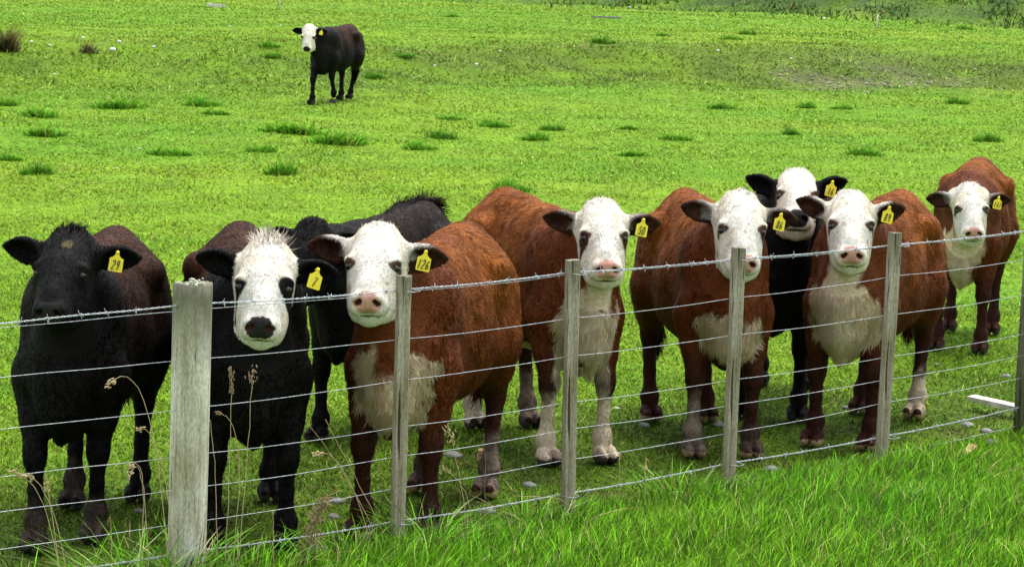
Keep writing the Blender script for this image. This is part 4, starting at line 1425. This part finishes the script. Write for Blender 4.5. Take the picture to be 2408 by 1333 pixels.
        # muzzle
        nose = c.get('nose', 'pink')
        nz = ((hu_ / (.064 + .004 * n3)) ** 2 + ((hw + .056) / .050) ** 2 < 1.0 - .9 * np.maximum(0, .02 - (hv - .45)) / .02) & (hv > .44) & (hd < .42)
        if nose == 'pink':
            C[nz] = PINK * (1 + .10 * n2[nz][:, None])
            m = nz & (np.abs(hu_) < .040 + .008 * n3) & (hw < -.076)
            C[m] = np.array([.40, .25, .17])
        elif nose == 'dark':
            C[nz] = np.array([.020, .018, .019])
        elif nose == 'spot':
            C[nz] = PINK
            m = nz & (hv > .466 + .012 * n3)
            C[m] = np.array([.022, .019, .020])
        for sg in (1, -1):
            a = R(38) * sg
            du = hu_ - sg * .041; dw = hw + .052
            q = ((du * math.cos(a) + dw * math.sin(a)) / .013) ** 2 + ((-du * math.sin(a) + dw * math.cos(a)) / .022) ** 2
            m = (q < 1) & (hv > .46) & (hd < .4)
            C[m] = np.array([.07, .022, .018]) if nose != 'dark' else np.array([.004, .003, .003])
        m = (np.abs(hw + .133) < .011) & (hv > .425) & (np.abs(hu_) < .085) & (hd < .42)
        C[m] = C[m] * .25
        # ears
        if isear.any():
            for sg in (1, -1):
                b0, e, f, g, z_ = ears[sg]
                d = P - b0
                le, lg_, lf = d @ e, d @ g, d @ f
                m = isear & (hu_ * sg > 0)
                inner = (N @ f > .15)
                rim = np.sqrt(((le - .115 * z_) / (.108 * z_)) ** 2 + (lg_ / (.064 * z_)) ** 2)
                ce = np.array(pal['ear'])[None] * (1 + .3 * n1[:, None])
                if c['coat'] == 'red':
                    outer = np.array([.11, .034, .012])
                    ce = np.where(inner[:, None], np.array([.045, .017, .010])[None] * (1 + .6 * n3[:, None]), outer[None])
                    wr = c.get('earwhite', 0)
                    if wr:
                        q = sstep(.085 * z_, .03 * z_, le + .05 * n1) * wr * ((d @ up_h) > -.02) + sstep(.82, 1.0, rim) * ((d @ up_h) > .0) * sstep(.17 * z_, .10 * z_, le) * wr
                        ce = ce + (WHITE * .9 - ce) * np.clip(q, 0, 1)[:, None]
                C[m] = ce[m]
        for (cx, cy, cz, rr, cc) in c.get('spots', []):
            q = np.linalg.norm(h - np.array([cx, cy, cz]), axis=1) * 1.0
            m = sstep(rr, rr * .6, q + .006 * n3)
            C = C + (np.array(cc) - C) * m[:, None]
        return np.clip(C, .0015, .9), h, isear, onhead, nz

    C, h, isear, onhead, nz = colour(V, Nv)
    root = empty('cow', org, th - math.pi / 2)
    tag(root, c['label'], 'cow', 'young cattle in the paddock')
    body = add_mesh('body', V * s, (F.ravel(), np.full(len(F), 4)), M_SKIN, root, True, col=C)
    # ---- hair
    dens = c.get('hair', 75000)
    hz = h[F[:, 0]]; fz_ = V[F[:, 0]]
    wt = np.ones(len(F))
    hdist = np.linalg.norm(hz - [0, .22, -.08], axis=1)
    wt[hdist < .33] = 1.5
    wt[isear[F[:, 0]]] = 3.0
    wt[fz_[:, 2] < .5] = 1.3
    wt[(hz[:, 1] > .42) & (hdist < .36)] = .6
    wt *= area; wt /= wt.sum()
    n = dens
    fi = rng.choice(len(F), n, p=wt)
    a, b = rng.uniform(0, 1, (n, 1)), rng.uniform(0, 1, (n, 1))
    q = F[fi]
    P = (V[q[:, 0]] * (1 - a) + V[q[:, 1]] * a) * (1 - b) + (V[q[:, 3]] * (1 - a) + V[q[:, 2]] * a) * b
    N = nrmz((Nv[q[:, 0]] * (1 - a) + Nv[q[:, 1]] * a) * (1 - b) + (Nv[q[:, 3]] * (1 - a) + Nv[q[:, 2]] * a) * b)
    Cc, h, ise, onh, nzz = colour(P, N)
    z = P[:, 2]
    hoofz = np.min([np.where(np.linalg.norm(P[:, :2] - j[3][:2], axis=1) < .16, z - j[3][2], 9) for j in joints.values()], 0)
    eyed = np.min([np.linalg.norm(h - [sg * .117, .222, -.045], axis=1) for sg in (1, -1)], 0)
    keep = (hoofz > .05) & ~(nzz) & (eyed > .027)
    P, N, Cc, h, ise, onh, z = P[keep], N[keep], Cc[keep], h[keep], ise[keep], onh[keep], z[keep]
    n = len(P)
    lay = np.tile(np.array([-.55, 0, -.75]), (n, 1))
    lay[z < .55] = [-.1, 0, -1.0]
    # head hair: whorl between the eyes
    wh = h[:, :2] - np.array([0, .20])
    wdir = wh / (np.linalg.norm(wh, axis=1)[:, None] + .02)
    hd3 = np.concatenate([wdir * [1, 1], np.zeros((n, 1))], 1) @ Hh.T
    lay[onh] = hd3[onh]
    pol = onh & (h[:, 1] < .12)
    cur = vnoise(P, 22, seed + 7)[:, None]; cur2 = vnoise(P, 22, seed + 8)[:, None]; cur3 = vnoise(P, 22, seed + 9)[:, None]
    curl = np.concatenate([cur, cur2, cur3], 1)
    amt = np.where(onh & (h[:, 1] < .30), 1.3, np.where(c['coat'] == 'red', .65, .45))
    amt = np.where(z < .5, .35, amt)
    lay = nrmz(lay) + curl * amt[:, None] + rng.normal(0, .18, (n, 3))
    lay = nrmz(lay - N * np.sum(lay * N, 1)[:, None])
    Lh = np.where(c['coat'] == 'red', .025, .017) * np.ones(n)
    bar = (P[:, 0] < .22) & (z > .58) & ~onh
    if c['coat'] == 'red':
        Lh = np.where(bar, .034, Lh); amt = np.where(bar, 1.15, amt)
        lay = np.where(bar[:, None], lay + curl * .6, lay); lay = nrmz(lay - N * np.sum(lay * N, 1)[:, None])
    Lh = np.where(z < .55, .014, Lh)
    Lh = np.where(onh, .009, Lh)
    Lh = np.where(onh & (h[:, 1] < .14), .012, Lh)
    Lh = np.where(onh & (h[:, 1] > .38), .008, Lh)
    Lh = np.where(ise, .011, Lh)
    tq = c.get('topknot', .001)
    tk = onh & (h[:, 1] < .02) & (h[:, 2] > -.15) & (np.abs(h[:, 0]) < .075)
    tk = tk & (tq > 0)
    tk = tk & (rng.uniform(0, 1, n) < .5)
    Lh = np.where(tk, .024 + tq, Lh)
    lift = np.where(ise, .38, .26)
    lift = np.where(tk, .45 + 10 * tq, lift)
    lift = np.where(onh & (h[:, 1] > .3), .15, lift)
    tass = np.linalg.norm(P - np.array(tp[-1]), axis=1) < .14
    Lh = np.where(tass, .10, Lh)
    swish = np.zeros(n, bool)
    if tp[1][2] > 1.15:
        swish = np.min([np.linalg.norm(P - (np.array(p_) * (1 - t_) + np.array(q_) * t_), axis=1) for p_, q_ in zip(tp[1:-1], tp[2:]) for t_ in (0, .25, .5, .75, 1)], 0) < .05
        Lh = np.where(swish, .065, Lh)
        lay[swish] = nrmz(np.array([-.5, .5, -.1]) + rng.normal(0, .6, (swish.sum(), 3)))
        lift = np.where(swish, .5, lift)
    Lh = np.where((P[:, 0] > .45) & (Cc[:, 0] > .3) & ~onh & (z > .4) & (z < .9), .042, Lh)
    Lh = Lh * rng.uniform(.6, 1.3, n)
    wd = rng.uniform(.0028, .0046, n) * c.get('hairw', 1.0)
    if c['coat'] == 'black': wd = wd * .9
    side = nrmz(np.cross(lay, N))
    d1 = nrmz(lay + N * lift[:, None])
    d2 = nrmz(lay * 1.0 + N * (lift * .5)[:, None] - np.array([0, 0, .25]) + curl * .8)
    tkd = np.concatenate([vnoise(P, 28, seed + 21)[:, None], vnoise(P, 28, seed + 22)[:, None], vnoise(P, 28, seed + 23)[:, None]], 1)
    tk = tk & (rng.uniform(0, 1, n) < (.45 if tq > .01 else .10))
    d1[tk] = nrmz(.55 * N[tk] + 1.1 * tkd[tk] + np.array([0, .35, .2]) + rng.normal(0, .15, (tk.sum(), 3)))
    if tq:
        d2[tk] = nrmz(d1[tk] + rng.normal(0, .25, (tk.sum(), 3)))
    p0 = P - N * .002
    p1 = P + d1 * (Lh * .5)[:, None]
    p2 = p1 + d2 * (Lh * .5)[:, None]
    V2 = np.stack([p0 - side * wd[:, None] * .5, p0 + side * wd[:, None] * .5, p1 + side * wd[:, None] * .42, p1 - side * wd[:, None] * .42, p2], 1).reshape(-1, 3)
    li = (np.arange(n)[:, None] * 5 + np.array([0, 1, 2, 3, 3, 2, 4])[None]).ravel()
    lt = np.tile([4, 3], n)
    jt = (1 + rng.normal(0, .17, (n, 1))) * (1 + (.25 if c['coat'] == 'red' else .20) * vnoise(np.stack([P @ [-.59, 0, -.806] * .22, P @ [.806, 0, -.59], P[:, 1]], 1), 42, seed + 11)[:, None]) * (1 + .15 * vnoise(P, 9, seed + 12)[:, None])
    jt = np.clip(jt, .25, 2.2)
    jt = np.where((Cc[:, 0] > .5)[:, None], 1 + (jt - 1) * .22, jt)
    Ch = Cc * jt
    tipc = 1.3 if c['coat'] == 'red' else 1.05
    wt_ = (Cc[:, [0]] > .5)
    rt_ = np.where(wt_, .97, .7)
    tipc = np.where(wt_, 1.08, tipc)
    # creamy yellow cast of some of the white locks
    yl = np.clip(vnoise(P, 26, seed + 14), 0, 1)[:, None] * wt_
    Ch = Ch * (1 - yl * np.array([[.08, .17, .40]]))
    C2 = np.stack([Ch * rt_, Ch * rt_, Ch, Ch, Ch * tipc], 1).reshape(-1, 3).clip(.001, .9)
    isw = (Cc[:, [0]] > .5)
    nr = nrmz(N + np.where(isw, .32, .5 if c['coat'] == 'red' else .4) * curl + rng.normal(0, 1, (n, 3)) * np.where(isw, .10, .24))
    N2 = np.repeat(nr[:, None], 5, 1).reshape(-1, 3)
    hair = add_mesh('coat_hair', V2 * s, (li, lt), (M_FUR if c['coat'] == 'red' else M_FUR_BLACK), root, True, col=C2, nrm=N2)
    # ---- eyes
    for sg in (1, -1):
        V0, F0 = sphere_mesh(.020 * hs * s)
        V0 = np.array(V0) * [1, 1, .85]
        eo = add_mesh('eye', V0, F0, M_EYE, root)
        eo.location = hp(sg * .1015, .226, -.052) * s
    # ---- ear tag with its number
    if c.get('num') is not None:
        b0, e, f, g, z_ = ears[1]
        tx, ty, rl, tyaw = c.get('tagpos', (.125, .028, -11, 14))
        o = b0 + e * tx * z_ + up_h * ty + fw_b * .045
        fy = fw_b * math.cos(R(tyaw)) + nrmz(np.cross(up_h, fw_b)) * math.sin(R(tyaw))
        zt = nrmz(fy + up_h * .12); xt = nrmz(np.cross(up_h, zt)); yt = np.cross(zt, xt)
        rr = R(rl)
        xt, yt = xt * math.cos(rr) + yt * math.sin(rr), -xt * math.sin(rr) + yt * math.cos(rr)
        T = np.stack([xt, yt, zt], 1)
        k = c.get('tagk', .82)
        prof = [(-.008, .0), (-.010, -.016), (-.020, -.027), (-.034, -.034), (-.035, -.094), (-.030, -.099), (.030, -.099), (.035, -.094), (.034, -.034), (.020, -.027), (.010, -.016), (.008, .0), (.006, .006), (-.006, .006)]
        nP = len(prof)
        Vt = [(x * k, y * k + 0, zz) for zz in (0, .0022) for x, y in prof]
        Vt = [(x, y, zz - 2.2 * (x * x) * 1.5) for x, y, zz in Vt]
        Ft = [tuple(range(nP, 2 * nP))[::-1], tuple(range(nP))] + [(i, (i + 1) % nP, nP + (i + 1) % nP, nP + i) for i in range(nP)]
        st, sF = tube([(0, -.004 * k, -.02), (0, -.004 * k, .005), (0, -.004 * k, .008)], [.004, .006, .003], 8)
        Vt2 = Vt + [tuple(p) for p in st]; Ft2 = Ft + [tuple(i + len(Vt) for i in ff) for ff in sF]
        W = np.array(Vt2) @ T.T + o
        tg = add_mesh('ear_tag', W * s, Ft2, M_TAG, root, False)
        if c['num']:
            nn = len(c['num'])
            wd_ = .0150 if nn > 1 else .020
            Vn, Fn = ribbon_text(c['num'], .046 * k, wd_ * 1.08 * k, 0.0, -.066 * k, .0032, .0046 * k)
            W = np.array(Vn) @ T.T + o
            add_mesh('tag_number', W * s, Fn, M_INK, tg, False)
    if c.get('lash'):
        pass
    return root

def sphere_mesh(r, a=16, b=10):
    V, F = [], []
    for i in range(b + 1):
        t = math.pi * i / b
        for j in range(a):
            p = 2 * math.pi * j / a
            V.append((r * math.sin(t) * math.cos(p), r * math.sin(t) * math.sin(p), r * math.cos(t)))
    for i in range(b):
        for j in range(a):
            F.append((i * a + j, (i + 1) * a + j, (i + 1) * a + (j + 1) % a, i * a + (j + 1) % a))
    return V, F

TAN = (.42, .27, .17)
COWS = [
 dict(key='29', coat='black', face='black', seed=11, back_tint=1.5, label='black cow with yellow tag 29, standing at the far left', num='29',
      fm=(-1.765, 10.75), yaw=-2, s=.97, eye=(138, 632, 10.45), hyaw=-6, tilt=50, nose='dark', earL=(0, -16, .92), earR=(8, -10, .98), fl=(-1.66, 10.84), fr=(-1.864, 10.62), hl=(-1.594, 11.63), hr=(-1.85, 11.45),
      lid=(.012, .01, .01), tagpos=(.13, .03, -8, 10), sock_fl='mud', sock_hr='mud', sock_fr='mud', topknot=.012, spots=[(0.02, .10, .01, .03, (.09, .07, .03))]),
 dict(key='7', coat='black', face='white', seed=12, back_tint=1.3, label='black cow with white face, white topknot and yellow tag 7', num='7',
      fm=(-1.02, 10.72), fat=.90, yaw=9, eye=(621, 664, 10.42), hyaw=5, tilt=50, hroll=3, nose='spot', mask=.135, lid=(.02, .016, .015), patch={1: .042, -1: .022},
      topknot=.035, tagpos=(.13, .02, -18, 25), earL=(-2, -10, .92), earR=(10, -10, .92)),
 dict(key='3', coat='black', face='black', seed=13, back_tint=.25, label='black cow behind two others with its tail swished up', num=None, tail=[(-.72, 0, 1.10), (-.79, 0, 1.16), (-.78, -.02, 1.205), (-.64, -.06, 1.225), (-.48, -.11, 1.20), (-.36, -.15, 1.16)],
      fm=(-.80, 13.15), yaw=-20, s=.91, eye=(708, 607, 12.75), hyaw=-18, tilt=34, nose='dark', lid=(.012, .01, .01)),
 dict(key='126', coat='red', face='white', seed=14, label='red cow with white face and yellow tag 126', num='126',
      fm=(-.452, 11.02), yaw=-13, eye=(877, 615, 10.72), hyaw=-2, tilt=55, hroll=1, nose='pink', earL=(-4, -8, .92), earR=(4, -14, .98), earwhite=.8, brisket=(.66, .19, .18, 0), hoof=TAN, sock_hl='grey', sock_hr='mud', sock_fl='mud', belly=1, spots=[(.062, .19, -.01, .013, (.16,.11,.06)), (.05, .27, -.03, .016, (.34,.26,.15)), (-.045, .275, -.02, .018, (.36,.28,.16)), (-.10, .33, -.12, .05, (.45,.36,.22)), (.02, .50, -.04, .006, (.03,.02,.02))]),
 dict(key='50', coat='red', face='white', seed=15, label='red cow with white face, yellow tag 50 and white stockings', num='50',
      fm=(.33, 12.8), yaw=21, eye=(1422, 549, 12.45), hyaw=3, tilt=53, hroll=-1, nose='pink', earwhite=.35, earL=(3, -10, .92), earR=(9, -14, .88), brisket=(.70, .17, .17, 0), throat=.07, patch={1: .016, -1: .018}, sock_fl='high', sock_fr='high', sock_hr='white', sock_hl='grey', belly=1),
 dict(key='86', coat='red', face='white', seed=16, label='red cow with white face and yellow tag 86, muzzle behind a batten', num='86',
      fm=(1.055, 13.15), fat=.86, yaw=9, eye=(1747, 533, 12.85), hyaw=3, tilt=50, hroll=1.5, hs=.92, nose='pink', earwhite=.35, earL=(-2, -8, .9), earR=(10, -18, .9), brisket=(.63, .13, .17, 0), patch={1: .02}, hoof=TAN, sock_fr='grey', sock_fl='mud', tail=[(-.74, 0, 1.10), (-.83, .0, .95), (-.86, -.02, .7), (-.84, -.06, .42), (-.83, -.07, .36)]),
 dict(key='16', coat='black', face='white', seed=17, label='black cow with white face and yellow tag 16, head raised', num='16',
      fm=(1.40, 14.3), yaw=-10, eye=(1875, 452, 14.0), hyaw=-4, tilt=64, nose='dark', mask=.11, earL=(22, -12, .9), earR=(20, -12, .9)),
 dict(key='89', coat='red', face='white', seed=18, label='red cow with white face and yellow tag 89, white ears', num='89',
      fm=(1.69, 13.55), yaw=-21, eye=(2003, 523, 13.25), hyaw=-4, tilt=54, nose='pink', earwhite=1.0, brisket=(.68, .20, .18, 0), throat=.09, notch=0, earR=(20, -12, .9), earL=(14, -12, .9), hoof=TAN, sock_hl='white', belly=1, spots=[(-.085, .31, -.09, .016, (.33,.25,.15)), (.085, .33, -.08, .02, (.36,.28,.17)), (-.07, .25, -.05, .010, (.25,.18,.1))]),
 dict(key='147', coat='red', face='white', seed=19, label='red cow with white face and yellow tag 147, walking at the right', num='147',
      fm=(2.81, 16.9), s=.94, yaw=-14, eye=(2286, 489, 16.5), hyaw=-4, tilt=50, hroll=-2, hs=.88, nose='pink', earwhite=.35, brisket=(.74, .16, .15, 0), throat=.085, spots=[(-.035, .15, .0, .014, (.30,.16,.11)), (.03, .17, .0, .012, (.34,.2,.14)), (.0, .40, .0, .012, (.25,.12,.09))]),
 dict(key='far', coat='black', face='white', seed=20, label='black cow with white face walking alone far off in the paddock', num='',
      fm=(-2.8, 38.95), s=.90, fat=.84, yaw=-19, eye=(724, 87, 38.6), hyaw=-4, tilt=35, nose='dark', vox=.010, hair=30000, hairw=1.6, mask=.118, fr=(-2.935, 38.704), fl=(-2.652, 39.160), fl_k=(.46, .13, .43), fl_f=(.36, .13, .17), hl=(-2.477, 39.970), hr=(-2.589, 39.598)),
]
for c in COWS:
    build_cow(c)
